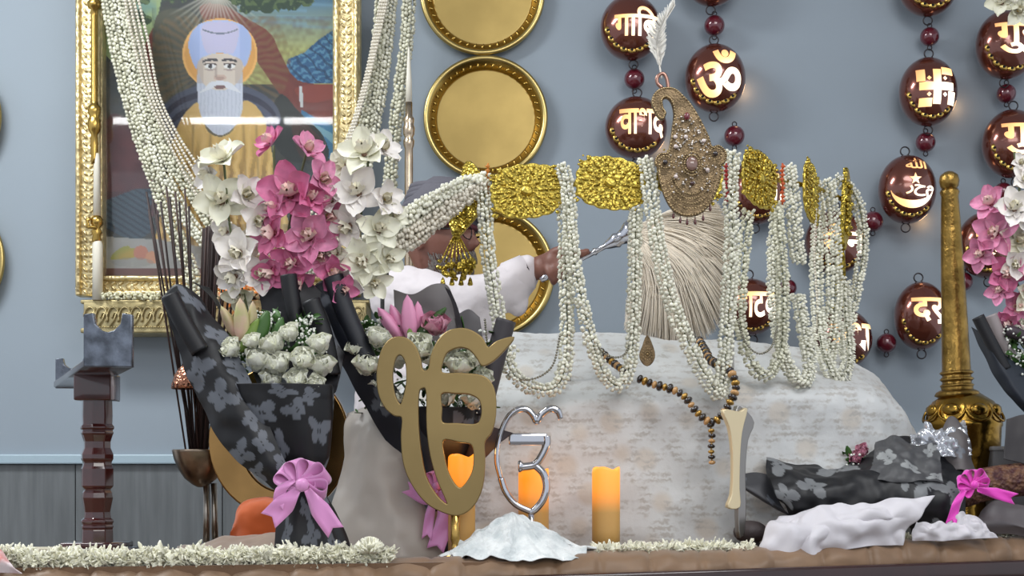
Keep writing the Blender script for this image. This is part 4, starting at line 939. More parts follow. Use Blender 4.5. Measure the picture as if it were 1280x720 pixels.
# ---------------------------------------------------------------- whisk (chaur)
wk = thing('fly_whisk', 'silver handled whisk with a wide spray of beige hair held in the man\'s fist', 'whisk', h0)
tip = P(787, 292, 3.58)
mb = MB(); L_ = (tip-h0).length; Rw = hd.to_track_quat('Z', 'Y').to_matrix()
mb.lathe([(0, -.05), (.007, -.048), (.009, -.035), (.006, -.025), (.006, .05), (.0075, .055), (.006, .06), (.0062, .10), (.009, .105), (.007, .112), (.0065, L_*.66), (.011, L_*.70), (.016, L_*.78), (.020, L_*.82), (.016, L_*.86), (.020, L_*.92), (.030, L_*.99), (.032, L_*1.04), (.026, L_*1.05), (0, L_*1.04)], h0, 20, M=Rw, mod=lambda a, h: 1+.10*math.sin(a*4+h*260)*(h < L_*.66))
mb.build('handle', mat('whisk_silver', C(205, 205, 212), .18, metal=1.0), wk)
hair = mat('whisk_hair', C(244, 232, 214), .85, island=.12, sheen=.3)
mb = MB()
ctr_end = [(796, 292), (850, 270), (905, 262), (940, 285), (962, 330), (966, 380), (950, 415), (905, 420), (850, 425), (812, 398)]
for i in range(7000):
    a = random.random()**.9; an = math.radians(22-116*a)
    ln = np.interp(a, [0, .25, .5, .75, 1], [112, 132, 158, 158, 118])*random.uniform(.72, 1.03)
    ex = 788+math.cos(an)*ln; ey = 292-math.sin(an)*ln; dd_ = 3.58+random.uniform(-.06, .06)
    st = P(790+random.uniform(-2, 3), 290+random.uniform(-6, 6), 3.58+random.uniform(-.02, .02))
    nx_, ny_ = math.sin(an), math.cos(an); bow = 14+10*a
    pts_ = crom([st, P(788+math.cos(an)*ln*.33+nx_*0+bow*.7*ny_*.6, 292-math.sin(an)*ln*.33-bow*.8, 3.58+(dd_-3.58)*.5), P(788+math.cos(an)*ln*.68+bow*.5, 292-math.sin(an)*ln*.68-bow*.7, dd_), P(ex, ey, dd_)], 8)
    mb.tube(pts_, [.0015]*6+[.0012, .0005], 3, cap=False)
mb.build('hair_spray', hair, wk, kind='stuff')
# microphone head just behind the orchids
t = thing('microphone', 'small black microphone head behind the white orchids', 'microphone', (P(478, 400, 3.4).x, 3.4, DZ))
mb = MB(); q = P(478, 345, 3.4); blob(mb, q, 1, ICO3, (.016, .016, .020)); mb.build('grille', mat('mic_black', C(20, 20, 22), .5, bump=.8, bscale=900), t)
mb = MB(); mb.tube([q, (q.x, q.y, DZ+.01)], .005, 8); mb.lathe([(.05, 0), (.05, .008), (.012, .014), (.006, .02)], (q.x, q.y, DZ+.001), 24); mb.build('stand', mat('mic_black', None), t)
# grey screen panel edges behind second bouquet
# ---------------------------------------------------------------- turned bracket stand at the left
ld = 3.0
t = thing('bracket_stand', 'dark red turned wooden stand with a cradle on top at the left', 'stand', P(122, 590+.17*F/ld, ld))
t.location.z = DZ; px1 = S(1, ld); cx = P(121.5, 0, ld).x
redw = mat('polished_redwood', C(72, 24, 23), 0.16, var=.3, vscale=20, coat=1.0)
def zy(y, d=ld): return CZ+(HZ-y)*d/F
mb = MB()
prof = [(500, 19), (520, 19.5), (531, 19), (533, 21.5), (536, 21.5), (538, 19), (541, 21), (544, 19.5), (552, 17), (560, 17), (568, 20.5), (574, 20.5), (578, 18), (583, 19), (586, 20.5), (608, 20.5), (612, 16.5), (616, 19), (622, 20), (632, 18), (640, 16.5), (648, 17.5), (650, 21), (653, 21), (655, 19), (658, 21), (661, 19.5), (663, 20), (691, 20.5)]
pr = [(S(r, ld), zy(y)) for y, r in prof][::-1]
mb.lathe([(r, z) for r, z in pr], (cx, ld, 0), 8, M=None, mod=None)
mb.build('post', redw, t, smooth=False).modifiers.new('b', 'BEVEL').width = .0015
mb = MB(); mb.box((cx, ld, DZ+.007), (S(88, ld), S(88, ld), .014), bev=.003); mb.box((cx, ld, DZ+.019), (S(72, ld), S(72, ld), .012), bev=.003)
mb.build('base', redw, t)
# cradle: long board running from near right to far left, scooped uprights on both ends
A_ = P(137, 458, 2.74); B_ = P(92, 487, 3.42); zc = A_.z
ax_ = Vector((B_.x-A_.x, B_.y-A_.y, 0)).normalized(); ang = math.atan2(ax_.y, ax_.x)
Rz = Matrix.Rotation(ang, 3, 'Z'); cc = Vector(((A_.x+B_.x)/2, (A_.y+B_.y)/2, zc)); ll = (Vector((B_.x-A_.x, B_.y-A_.y, 0))).length
mb = MB(); mb.box(cc+Vector((0, 0, .006)), (ll, S(56, 2.9), .014), R=Rz, bev=.002)
mb.box((cx, ld, (zc+zy(500))/2), (S(46, ld), S(46, ld), zc-zy(500)+.004), bev=.003, mi=1)
prism_b = [(-ll*.5, 0), (ll*.5, 0), (ll*.16, -.030), (-ll*.16, -.030)]
mb.build('cradle_board', [mat('dark_redwood', None), redw], t)
silv = mat('smoky_inlay', C(120, 128, 142), 0.22, metal=.4, var=.6, vscale=28, bump=.5, bscale=60)
def upright(c, h, wd_, nm):
    v, f = shape2d([[(-wd_/2, 0), (wd_/2, 0), (wd_/2, h), (wd_*.34, h*1.02), (wd_*.30, h*.82), (wd_*.15, h*.68), (0, h*.64), (-wd_*.15, h*.68), (-wd_*.30, h*.82), (-wd_*.34, h*1.02), (-wd_/2, h)]], .022, bev=.0025, res=2)
    m1 = MB(); m1.add(v @ np.array(Matrix.Rotation(math.radians(4), 3, 'Z')).T+np.array(c), f); m1.build(nm, [silv], t)
upright(A_+Vector((.002, -.012, .0)), S(62, 2.74), S(56, 2.74), 'upright'); upright(Vector((B_.x, B_.y, zc)), S(34, 3.4), S(40, 3.4), 'upright')
# ---------------------------------------------------------------- pedestal bowl, cap and incense sticks
bd = 3.05
steel = mat('brushed_steel', C(168, 160, 150), 0.28, metal=1.0, var=.3, vscale=30)
t = thing('pedestal_bowl', 'steel pedestal bowl on a slim double stem behind the left bouquet', 'bowl', (P(262, 0, bd).x, bd, DZ))
mb = MB(); xb = P(251, 0, bd).x
mb.lathe([(S(r, bd), zy(y, bd)) for y, r in [(609, 4), (606, 10), (598, 20), (586, 28), (574, 33), (565, 35), (563, 35.5), (562, 34.5), (566, 33), (576, 30), (590, 22), (600, 8), (602, 0)]], (xb, bd, 0), 40); mb.build('bowl', mat('bowl_metal', C(150, 134, 118), .3, metal=1.0, var=.5, vscale=22), t)
mb = MB()
mb.tube([(P(258, 0, bd).x, bd, DZ), (P(258, 0, bd).x, bd, zy(604, bd))], S(4.0, bd), 12); mb.tube([(P(268, 0, bd).x, bd+.01, DZ), (P(266, 0, bd).x, bd+.01, zy(604, bd))], S(4.0, bd), 12); mb.build('stem', steel, t)
mb = MB(); mb.lathe([(.05, 0), (.05, .006), (.03, .012), (.012, .016), (0, .017)], (P(262, 0, bd).x, bd, DZ+.001), 28); mb.build('foot', steel, t)
t = thing('copper_cap', 'small copper dome cap threaded over the incense sticks', 'cap', P(238, 486, bd-.06))
mb = MB(); mb.lathe([(S(r, bd), zy(y, bd)) for y, r in [(484, 18), (487, 20), (486, 21), (481, 20.5), (470, 17), (462, 12), (458, 8), (455, 7)]], (P(238, 0, bd).x, bd-.02, 0), 32); mb.build('dome', mat('copper', C(176, 122, 98), .22, metal=1.0, bump=.6, bscale=160, voronoi=True), t)
stk = mat('incense_brown', C(64, 40, 34), 0.7, var=.3, vscale=60)
stk2 = mat('incense_dark', C(44, 28, 26), 0.7)
lst = [(183, 240, 242), (186, 262, 236), (191, 250, 244), (196, 268, 240), (201, 252, 238), (208, 234, 246), (212, 246, 242), (219, 240, 248), (224, 252, 246), (231, 236, 250), (236, 258, 244)]
for i in range(12): lst.append((254+i*1.9, 284+random.uniform(-3, 3), 246+i*.9))
for i in range(5): lst.append((277+i*6, 292+random.uniform(-6, 16), 252+i*2))
for i, (x, y, xb_) in enumerate(lst):
    mb = MB(); dtop = bd+random.uniform(-.03, .07) if i < 11 else bd+random.uniform(-.02, .05)
    q0 = P(xb_+random.uniform(-2, 2), 580, bd+random.uniform(-.012, .012)); q1 = P(x, y, dtop)
    mb.tube([q0, q0*.35+q1*.65, q1], [.0022, .0024, .0026], 6)
    left = i < 11
    tag(mb.build('incense_stick', stk if i % 2 else stk2), 'long thin dark incense stick leaning out to the left from the pedestal bowl' if left else 'dark incense stick in the dense upright bunch behind the white orchids', 'incense stick', 'incense sticks fanning left' if left else 'incense sticks bunched beside the orchids')
# ---------------------------------------------------------------- brass ring emblem, saffron and tan cloths, organza
rd = 3.0
t = thing('brass_ring_emblem', 'large brass ring with a mirrored inner blade standing behind the left bouquet', 'emblem', (P(350, 0, rd).x, rd, DZ))
def ellp(cx, cy, rx, ry, n=48, rot=0): return [(cx+rx*math.cos(a)*math.cos(rot)-ry*math.sin(a)*math.sin(rot), cy+rx*math.cos(a)*math.sin(rot)+ry*math.sin(a)*math.cos(rot)) for a in np.linspace(0, 2*PI, n+1)[:-1]]
kk = S(1, rd); c0 = P(350, 552, rd)
v, f = shape2d([[(a*kk, b*kk) for a, b in ellp(0, 0, 86, 92)], [(a*kk, b*kk) for a, b in ellp(4, 2, 54, 66)]], .02, bev=.004); mb = MB(); mb.add(v+np.array(c0), f); mb.build('ring', mat('ring_brass', C(168, 130, 80), .2, metal=1.0, var=.25, vscale=8), t)
v, f = shape2d([[(a*kk, b*kk) for a, b in [(-62, 20), (-46, -8), (-28, -38), (8, -58), (28, -60), (10, -46), (-16, -28), (-34, -4), (-48, 28)]]], .012, smooth=3, bev=.003); mb = MB(); mb.add(v+np.array(c0)+np.array([0, -.012, 0]), f); mb.build('mirror_blade', mat('mirror_steel', C(200, 200, 200), .12, metal=1.0), t)
mb = MB(); mb.box((c0.x, rd, DZ+.010), (.10, .05, .02), bev=.004); mb.box((c0.x, rd, DZ+.03), (.03, .018, .05), bev=.003); mb.build('foot', mat('ring_brass', None), t)
mb = MB(); Vv, uu, vv = sheet(mb, [[P(290, 656, 2.99), P(302, 630, 2.99), P(330, 622, 2.99), P(372, 634, 2.99)], [P(288, 664, 2.98), P(304, 640, 2.96), P(336, 634, 2.955), P(376, 644, 2.96)], [P(286, 680, 3.0), P(308, 672, 2.965), P(340, 670, 2.96), P(380, 680, 2.98)], [P(284, 690, 3.0), P(308, 690, 2.965), P(344, 690, 2.96), P(384, 690, 2.98)]], 40, 40, .006, 20)
tag(mb.build('saffron_cloth', mat('saffron', C(214, 98, 36), .75, sheen=.4), solid=.004), 'bright saffron orange cloth bundle behind the left bouquet foot', 'cloth')
mb = MB(); sheet(mb, [[P(222, 684, 3.0), P(262, 680, 2.97), P(300, 676, 2.945), P(330, 674, 2.945), P(396, 672, 2.945)], [P(220, 690, 2.95), P(262, 676, 2.92), P(306, 670, 2.91), P(342, 668, 2.91), P(400, 672, 2.92)], [P(222, 694, 2.88), P(262, 686, 2.87), P(306, 678, 2.86), P(344, 672, 2.85), P(400, 676, 2.86)], [P(224, 699, 2.82), P(262, 696, 2.81), P(306, 694, 2.8), P(344, 694, 2.8), P(400, 696, 2.8)]], 60, 50, .008, 16, 3)
tag(mb.build('tan_satin', mat('tan_satin', C(176, 150, 130), .38, sheen=.6, var=.15), solid=.003), 'crumpled tan satin cloth beside the foot of the left bouquet', 'cloth')
org = mat('organza', C(206, 196, 186), .35, sheen=.5, alpha=.72, var=.1)
mb = MB(); sheet(mb, [[P(434, 516, 3.0), P(466, 506, 2.98), P(500, 520, 2.98), P(530, 560, 2.99)], [P(430, 560, 2.96), P(462, 548, 2.92), P(500, 560, 2.91), P(540, 590, 2.93)], [P(420, 610, 2.94), P(458, 604, 2.90), P(500, 612, 2.89), P(546, 630, 2.92)], [P(410, 660, 2.92), P(452, 660, 2.88), P(500, 664, 2.87), P(552, 668, 2.90)], [P(404, 697, 2.91), P(448, 698, 2.87), P(500, 698, 2.86), P(556, 697, 2.89)]], 60, 70, .012, 11, 5)
tag(mb.build('organza_drape', org, solid=.0015), 'sheer beige organza hanging between the two standing bouquets', 'cloth')
# ---------------------------------------------------------------- candles
def candle(x, y0, hw, d, label):
    q = P(x, y0, d); q.z = DZ+.001; h = P(x, y0, d).z-DZ; r = S(hw, d)
    t = thing('pillar_candle', label, 'candle', q)
    key = 'lit_wax_%d' % int(h*1000)
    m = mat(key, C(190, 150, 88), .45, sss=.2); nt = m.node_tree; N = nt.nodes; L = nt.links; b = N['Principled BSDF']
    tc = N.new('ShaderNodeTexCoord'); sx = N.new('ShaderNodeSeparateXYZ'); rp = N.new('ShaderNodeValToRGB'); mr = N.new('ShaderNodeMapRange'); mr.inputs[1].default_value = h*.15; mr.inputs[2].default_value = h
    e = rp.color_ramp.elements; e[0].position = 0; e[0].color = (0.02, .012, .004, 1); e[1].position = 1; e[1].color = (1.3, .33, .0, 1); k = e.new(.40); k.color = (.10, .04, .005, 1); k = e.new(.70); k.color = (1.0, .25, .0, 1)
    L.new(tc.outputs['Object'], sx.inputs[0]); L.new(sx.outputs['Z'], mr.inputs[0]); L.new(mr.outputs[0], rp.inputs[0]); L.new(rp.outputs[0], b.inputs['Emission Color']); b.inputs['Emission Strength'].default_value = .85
    mb = MB()
    wob = lambda a, hh: 1.0
    prof = [(r, 0), (r, h*.3), (r, h*.7), (r*1.0, h*.97), (r*.97, h), (r*.86, h*.995), (r*.78, h*.965), (r*.4, h*.95), (0, h*.95)]
    mb.lathe(prof, q, 40); V = mb.v[0]
    for v in V:
        if v[2]-q.z > h*.9: v[2] += .0035*math.sin(3*math.atan2(v[1]-q.y, v[0]-q.x)+1)
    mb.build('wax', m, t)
    mb = MB(); mb.tube([q+Vector((0, 0, h*.95)), q+Vector((.001, 0, h*1.0))], .0012, 6); mb.build('wick', mat('wick', C(60, 50, 40), .8), t)
    l = bpy.data.lights.new('candle_glow', 'POINT'); l.energy = .035; l.color = (1, .5, .15); l.shadow_soft_size = .01
    o = bpy.data.objects.new('candle_glow', l); COL.objects.link(o); o.location = q+Vector((0, 0, h*1.06))
candle(757.5, 586, 17.5, 2.92, 'glowing orange pillar candle standing alone before the draped cloth')
candle(577, 570, 17, 2.87, 'glowing orange pillar candle seen through the gold ek onkar emblem')
candle(667, 588, 19, 2.97, 'glowing orange pillar candle behind the chrome ek onkar emblem')
# ---------------------------------------------------------------- gold ek onkar
ed = 2.80; ke = S(1, ed); ox, oy = 560, 540
def E(pts): return [((420+a/2.25-ox)*ke, (oy-(400+b/2.25))*ke) for a, b in pts]
outer = [(188, 275), (186, 330), (192, 400), (215, 460), (255, 512), (300, 538), (345, 547), (385, 522), (410, 470), (417, 400), (416, 345), (436, 315), (447, 270), (447, 215), (435, 178), (408, 158), (350, 152), (298, 150), (299, 118), (313, 90), (345, 76), (375, 82), (397, 105), (410, 126), (425, 124), (447, 110), (475, 82), (498, 51), (455, 62), (428, 80), (410, 52), (380, 32), (350, 26), (315, 35), (288, 62), (270, 100), (262, 140), (243, 142), (236, 110), (222, 75), (200, 55), (175, 50), (148, 62), (128, 95), (118, 150), (122, 205), (140, 245), (165, 267)]
H1 = [(183, 97), (167, 108), (158, 150), (160, 190), (170, 225), (183, 240), (193, 215), (201, 170), (198, 120)]
H4 = [(240, 192), (256, 200), (258, 300), (268, 380), (288, 450), (316, 519), (285, 497), (252, 440), (236, 360), (230, 280), (231, 210)]
H2 = [(296, 206), (340, 205), (375, 207), (403, 222), (412, 250), (408, 280), (393, 295), (340, 293), (298, 289), (296, 250)]
H3 = [(300, 337), (350, 342), (385, 352), (390, 400), (380, 440), (350, 475), (322, 445), (305, 395)]
v, f = shape2d([E(p) for p in (outer, H1, H4, H2, H3)], .018, smooth=4, bev=.0022, res=2)
t = thing('ek_onkar_emblem', 'large flat gold ek onkar emblem standing in front of the second bouquet', 'emblem', (P(570, 0, ed).x, ed, DZ))
egold = mat('satin_gold', C(156, 134, 90), 0.42, metal=.9, var=.15, vscale=5)
mb = MB(); mb.add(v+np.array(P(ox, oy, ed)), f); mb.build('symbol', egold, t, smooth=False)
mb = MB(); q = P(569, 0, ed); mb.lathe([(.034, 0), (.034, .006), (.018, .012), (.009, .018), (.0075, .03), (.010, .038), (.008, zy(638, ed)-DZ)], (q.x, ed, DZ+.001), 28); mb.build('pedestal', mat('pedestal_gold', C(196, 160, 90), .25, metal=1), t)
# ---------------------------------------------------------------- chrome ek onkar
sd_ = 2.88; chrome = mat('chrome', C(205, 205, 210), 0.1, metal=1.0)
t = thing('chrome_emblem', 'small chrome ek onkar emblem to the right of the large gold one', 'emblem', (P(652, 0, sd_).x, sd_, DZ))
def bar(pts, r, n=40, taper=None):
    m1 = MB(); p = crom(pathpx(pts, sd_), n); rr = [S(r, sd_)*(1 if taper is None else np.interp(i/(n-1), taper[0], taper[1])) for i in range(n)]; m1.tube(p, rr, 10, flat=1.3); return m1
bar([(626, 600), (621, 575), (624, 548), (634, 524), (646, 513), (658, 512), (667, 520), (671, 527), (677, 518), (688, 511), (697, 514), (701, 524)], 4.6, 60, ([0, .3, .9, 1], [.7, .9, 1.05, .7])).build('crest', chrome, t)
bar([(626, 598), (632, 615), (644, 630), (660, 638), (668, 640)], 4.2).build('back_curve', chrome, t)
m1 = MB(); qa = P(636, 549, sd_); qb = P(684, 549, sd_); m1.box((qa+qb)/2, ((qb-qa).length, .014, S(15, sd_)), bev=.003); m1.build('top_bar', chrome, t)
bar([(683, 545), (683, 556), (677, 570), (668, 581), (652, 584)], 5.2).build('diagonal', chrome, t)
m1 = MB(); q = P(650, 583, sd_); m1.lathe([(0, .004), (S(8, sd_)*.8, .004), (S(8, sd_), 0), (S(6, sd_), -.006), (0, -.006)], q, 16, M=Matrix.Rotation(-PI/2, 3, 'Y')); m1.build('knob', chrome, t)
bar([(668, 581), (679, 592), (683, 608), (679, 624), (670, 636), (662, 641)], 4.8).build('lower_bowl', chrome, t)
m1 = MB(); q = P(664, 0, sd_); m1.lathe([(.026, 0), (.026, .006), (.008, .012), (.006, .03), (.006, zy(640, sd_)-DZ)], (q.x, sd_, DZ+.001), 20); m1.build('pedestal', chrome, t)
# ---------------------------------------------------------------- cream and grey blade shaped figure one
d1 = 2.95
t = thing('numeral_emblem', 'tall flared cream and grey metal emblem standing edge-on before the white cloth', 'emblem', (P(922, 0, d1).x, d1, DZ))
k1 = S(1, d1); o1 = P(918, 590, d1)
prof = [(-18, 76), (-9, 56), (-4, 30), (-3, 0), (-5, -28), (-11, -43), (6, -43), (5, -20), (6, 20), (9, 50), (17, 78), (6, 74)]
v, f = shape2d([[(a*k1*.95, b*k1) for a, b in prof]], .012, smooth=3, bev=.002)
Rr = Matrix.Rotation(math.radians(24), 3, 'Z')
mb = MB(); mb.add(v @ np.array(Rr).T+np.array(o1)+np.array([-.002, -.012, 0]), f); mb.build('cream_face', mat('cream_gold', C(224, 206, 168), .3, metal=.5), t)
mb = MB(); v, f = shape2d([[(a*k1*1.0, b*k1) for a, b in [(-6, 74), (4, 78), (19, 62), (10, 40), (6, 0), (7, -40), (5, -74), (-2, -74), (-3, 0)]]], .016, smooth=3, bev=.002); mb.add(v @ np.array(Rr).T+np.array(o1)+np.array([.010, .006, 0]), f); mb.build('grey_side', mat('pewter', C(150, 146, 142), .3, metal=.9), t)
mb = MB(); mb.box((o1.x+.006, d1, DZ+.005), (.05, .04, .01), bev=.003); mb.build('foot', mat('pewter', None), t)
# ---------------------------------------------------------------- brass mace at the right
md_ = 3.3
t = thing('brass_mace', 'tall engraved brass mace with ball finial and bulbous base at the right', 'mace', (P(1204, 0, md_).x, md_, DZ))
mbr = mat('aged_brass', C(172, 138, 74), .3, metal=1.0, bump=.7, bscale=80, var=.45, vscale=26)
lean = Matrix.Rotation(math.radians(-2.2), 3, 'Y')
bx = P(1204, 0, md_).x
def mprof(lst): return [(S(r, md_), zy(y, md_)-DZ) for y, r in lst]
mb = MB(); mb.lathe(mprof([(495, 20), (484, 19.5), (482, 18), (400, 16), (300, 13), (245, 10.5), (240, 12), (236, 10)])[0:], (bx, md_, DZ), 32, M=lean); mb.build('shaft', mbr, t)
mb = MB(); mb.lathe(mprof([(240, 0), (239, 8), (236, 8.5), (233, 11), (226, 12.5), (219, 11), (215, 6), (213, 0)]), (bx, md_, DZ), 28, M=lean); mb.build('ball_finial', mbr, t)
mb = MB()
for y in (482, 474, 466): mb.lathe(mprof([(y+2.4, 18.5), (y, 21), (y-2.4, 18.5)]), (bx, md_, DZ), 32, M=lean)
mb.lathe(mprof([(497, 22), (494, 28), (490, 26), (487, 20)]), (bx, md_, DZ), 32, M=lean)
mb.build('collar_ring', mbr, t)
mb = MB(); hb = zy(490, md_)-DZ
mb.lathe([(S(r, md_), zy(y, md_)-DZ) for y, r in [(676, 40), (672, 44), (650, 30), (600, 30), (572, 40), (558, 45), (535, 46), (532, 47.5), (529, 47.5), (526, 46), (512, 43), (502, 37), (495, 26), (491, 20)]], (bx, md_, DZ), 40)
for k in range(8):
    a = -PI/2+.15+k*PI/4; r_ = S(41, md_); c_ = Vector((bx+math.cos(a)*r_, md_+math.sin(a)*r_, zy(514, md_)))
    ring = [c_+Vector((-math.sin(a)*math.cos(u)*.030+math.cos(a)*(-.016*math.sin(u)), math.cos(a)*math.cos(u)*.030+math.sin(a)*(-.016*math.sin(u)), math.sin(u)*.024)) for u in np.linspace(0, 2*PI, 20)[:-1]]
    mb.tube(ring, .0028, 6, closed=True); blob(mb, c_, 1, ICO2, (.012, .022, .016), Matrix.Rotation(a, 3, 'Z'))
mb.build('bulb_base', mat('polished_brass', C(178, 140, 64), .22, metal=1.0, bump=.4, bscale=40, var=.35, vscale=16), t)

# ---------------------------------------------------------------- flowers (templates)
def petal(L_, W_, cup=.25, tip=.0, n=9, m=6, ruffle=.0, curl=.0, ph=0.):
    V = []
    for i in range(n):
        t_ = i/(n-1); w_ = W_*math.sin(PI*min(.98, (t_*.90+.06)))**(.62+tip)
        for j in range(m):
            s_ = (j/(m-1)-.5)*2
            z = cup*W_*(s_*s_)+curl*L_*t_*t_+ruffle*W_*math.sin(t_*9+ph+s_*3)*abs(s_)*t_
            V.append((s_*w_*.5, t_*L_, z))
    f = [(i*m+j, i*m+j+1, (i+1)*m+j+1, (i+1)*m+j) for i in range(n-1) for j in range(m-1)]
    return np.array(V), f
def mk(mb, name, ms):
    me = bpy.data.meshes.new(name); me.from_pydata(np.concatenate(mb.v).tolist(), [], mb.f)
    for q in ms: me.materials.append(q)
    me.polygons.foreach_set('material_index', mb.mi); me.polygons.foreach_set('use_smooth', [True]*len(me.polygons)); return me
def orchid_mesh(mp, ml, seed):
    r = random.Random(seed); mb = MB()
    for k in range(5):
        a = 2*PI*k/5+r.uniform(-.1, .1); v, f = petal(1.0, .84 if k in (1, 4) else .72, .22, .05, ruffle=.06, curl=r.uniform(-.25, .15), ph=r.random()*6)
        M = Matrix.Rotation(a, 3, 'Z') @ Matrix.Rotation(math.radians(r.uniform(10, 34)), 3, 'X')
        mb.add(v @ np.array(M).T, f)
    pm = mk(mb, 'orchid_petals', [mp]); mb = MB()
    for k in range(3):
        v, f = petal(.42, .42, .9, 0, ruffle=.12, curl=.5); M = Matrix.Rotation(PI+(k-1)*1.0, 3, 'Z') @ Matrix.Rotation(.85, 3, 'X'); mb.add(v @ np.array(M).T+np.array([0, 0, .02]), f, 0)
    blob(mb, (0, .05, .20), .09, ICO2, (1, 1.1, 1.5), mi=1); blob(mb, (0, -.08, .12), .10, ICO2, (1, 1, .6), mi=2)
    return pm, mk(mb, 'orchid_lip', ml)
pinkp = mat('pink_petal', C(238, 156, 192), .5, sss=.25, var=.25, vscale=3, bump=.1, bscale=12)
pinkd = mat('pink_petal_deep', C(232, 134, 176), .5, sss=.2, var=.2, vscale=3)
whp = mat('white_petal', C(246, 240, 234), .5, sss=.2, bump=.1, bscale=12)
whp2 = mat('cream_white_petal', C(240, 238, 218), .5, sss=.2)
lipm = [mat('lip_pale', C(236, 206, 196), .45), mat('lip_yellow', C(216, 186, 110), .45), mat('lip_dark', C(120, 40, 50), .45)]
lipw = [mat('lip_cream', C(232, 226, 204), .45), mat('lip_yellow', None), mat('lip_brown', C(110, 80, 60), .45)]
OR = {'pink': [orchid_mesh(pinkp if i % 2 else pinkd, lipm, i) for i in range(4)], 'white': [orchid_mesh(whp if i % 3 else whp2, lipw, 10+i) for i in range(4)]}
def rose_mesh(seed, ms):
    r = random.Random(seed); mb = MB()
    for ring, (nP, tilt, L_, W_, up) in enumerate([(3, 82, .62, .62, .12), (4, 78, .80, .85, .03), (5, 70, .92, 1.05, 0), (5, 56, .98, 1.15, -.05)]):
        for k in range(nP):
            v, f = petal(L_, W_, .42, -.25, ruffle=.05, curl=.30 if ring < 2 else -.12, ph=r.random()*6)
            M = Matrix.Rotation(2*PI*(k+ring*.37)/nP+r.uniform(-.15, .15), 3, 'Z') @ Matrix.Rotation(math.radians(tilt+r.uniform(-6, 6)), 3, 'X'); off = np.array(M @ Vector((0, .10+.07*ring, 0)))*np.array([1, 1, 0])
            mb.add(v @ np.array(M).T+off+np.array([0, 0, up]), f)
    blob(mb, (0, 0, .25), .30, ICO2, (1, 1, 1.3))
    return mk(mb, 'rose', ms)
ROS = [rose_mesh(i, [mat('rose_cream', C(243, 243, 226), .55, sss=.3, var=.05, vscale=2)]) for i in range(4)]
PRO = [rose_mesh(9, [mat('rose_pink', C(214, 150, 170), .55, sss=.25)])]
green = mat('leaf_green', C(66, 104, 46), .5, var=.35, vscale=12); green2 = mat('leaf_light', C(128, 156, 70), .5, var=.3, vscale=20)
stemm = mat('stem_green', C(84, 92, 56), .6)
def face(dirv, spin):
    q = Vector(dirv).to_track_quat('Z', 'Y').to_matrix().to_4x4() @ Matrix.Rotation(spin, 4, 'Z')
    return q.to_euler()
def orchid(parent, x, y, d, rpx, kind, yaw=0, pitch=0, spin=0, v=None):
    pm, lm = OR[kind][random.randrange(4) if v is None else v]
    dr = Vector((math.sin(math.radians(yaw)), -math.cos(math.radians(yaw))*math.cos(math.radians(pitch)), math.sin(math.radians(pitch))))
    o = inst('orchid_flower', pm, parent, P(x, y, d), face(dr, spin), S(rpx*1.1, d)); lo = bpy.data.objects.new('lip', lm); COL.objects.link(lo); lo.parent = o
    return o
def rose(parent, x, y, d, rpx, src=ROS, yaw=0, pitch=40):
    dr = Vector((math.sin(math.radians(yaw)), -math.cos(math.radians(pitch)), math.sin(math.radians(pitch))))
    return inst('rose', random.choice(src), parent, P(x, y, d), face(dr, random.uniform(0, 6)), S(rpx*1.28, d))
def stem(parent, pts, d, r=.0028, nm='orchid_stem'):
    m1 = MB(); m1.tube(crom(pathpx(pts, d), 30), r, 6); return m1.build(nm, stemm, parent)
def filler(parent, regions, d, nleaf=90, nbreath=160):
    m1 = MB(); m2 = MB()
    for _ in range(nleaf):
        (x0, x1, y0, y1) = random.choice(regions); c = P(random.uniform(x0, x1), random.uniform(y0, y1), d+random.uniform(-.02, .05))
        v, f = petal(random.uniform(.018, .034), random.uniform(.008, .014), .2, .2, n=5, m=4); m1.add(v @ rotm().T+np.array(c), f)
    for _ in range(nbreath):
        (x0, x1, y0, y1) = random.choice(regions); c = P(random.uniform(x0, x1), random.uniform(y0, y1), d+random.uniform(-.04, .02)); blob(m2, c, random.uniform(.0018, .0034), ICO1)
    m1.build('foliage', green, parent, kind='stuff'); m2.build('gypsophila', mat('gyp', C(232, 234, 224), .7), parent, kind='stuff')
def bud(parent, x0, y0, x1, y1, w_, d, m_, nm='lily_bud'):
    a = P(x0, y0, d); b = P(x1, y1, d-.01); m1 = MB(); L_ = (b-a).length; R = (b-a).to_track_quat('Z', 'Y').to_matrix()
    m1.lathe([(0, 0), (S(w_, d)*.35, L_*.05), (S(w_, d)*.5, L_*.3), (S(w_, d)*.46, L_*.6), (S(w_, d)*.28, L_*.85), (0, L_)], a, 18, M=R, mod=lambda an, h: 1+.14*math.cos(3*an)); return m1.build(nm, m_, parent)
def leaf(parent, x0, y0, x1, y1, w_, d, m_=None):
    a = P(x0, y0, d); b = P(x1, y1, d); v, f = petal((b-a).length, S(w_, d), .25, .25, n=12, m=6, curl=.05); u = (b-a).normalized(); s_ = u.cross(Vector((0, 1, 0))).normalized(); n_ = s_.cross(u)
    M = Matrix((s_, u, n_)).transposed(); m1 = MB(); m1.add(v @ np.array(M).T+np.array(a), f); m1.build('leaf', m_ or green, parent, solid=.0008)
lilyp2 = mat('lily_pink_deep', C(222, 150, 184), .5, sss=.2)
lilyp = mat('lily_pink', C(218, 170, 168), .5, sss=.2, col2=C(180, 180, 120), vscale=14)
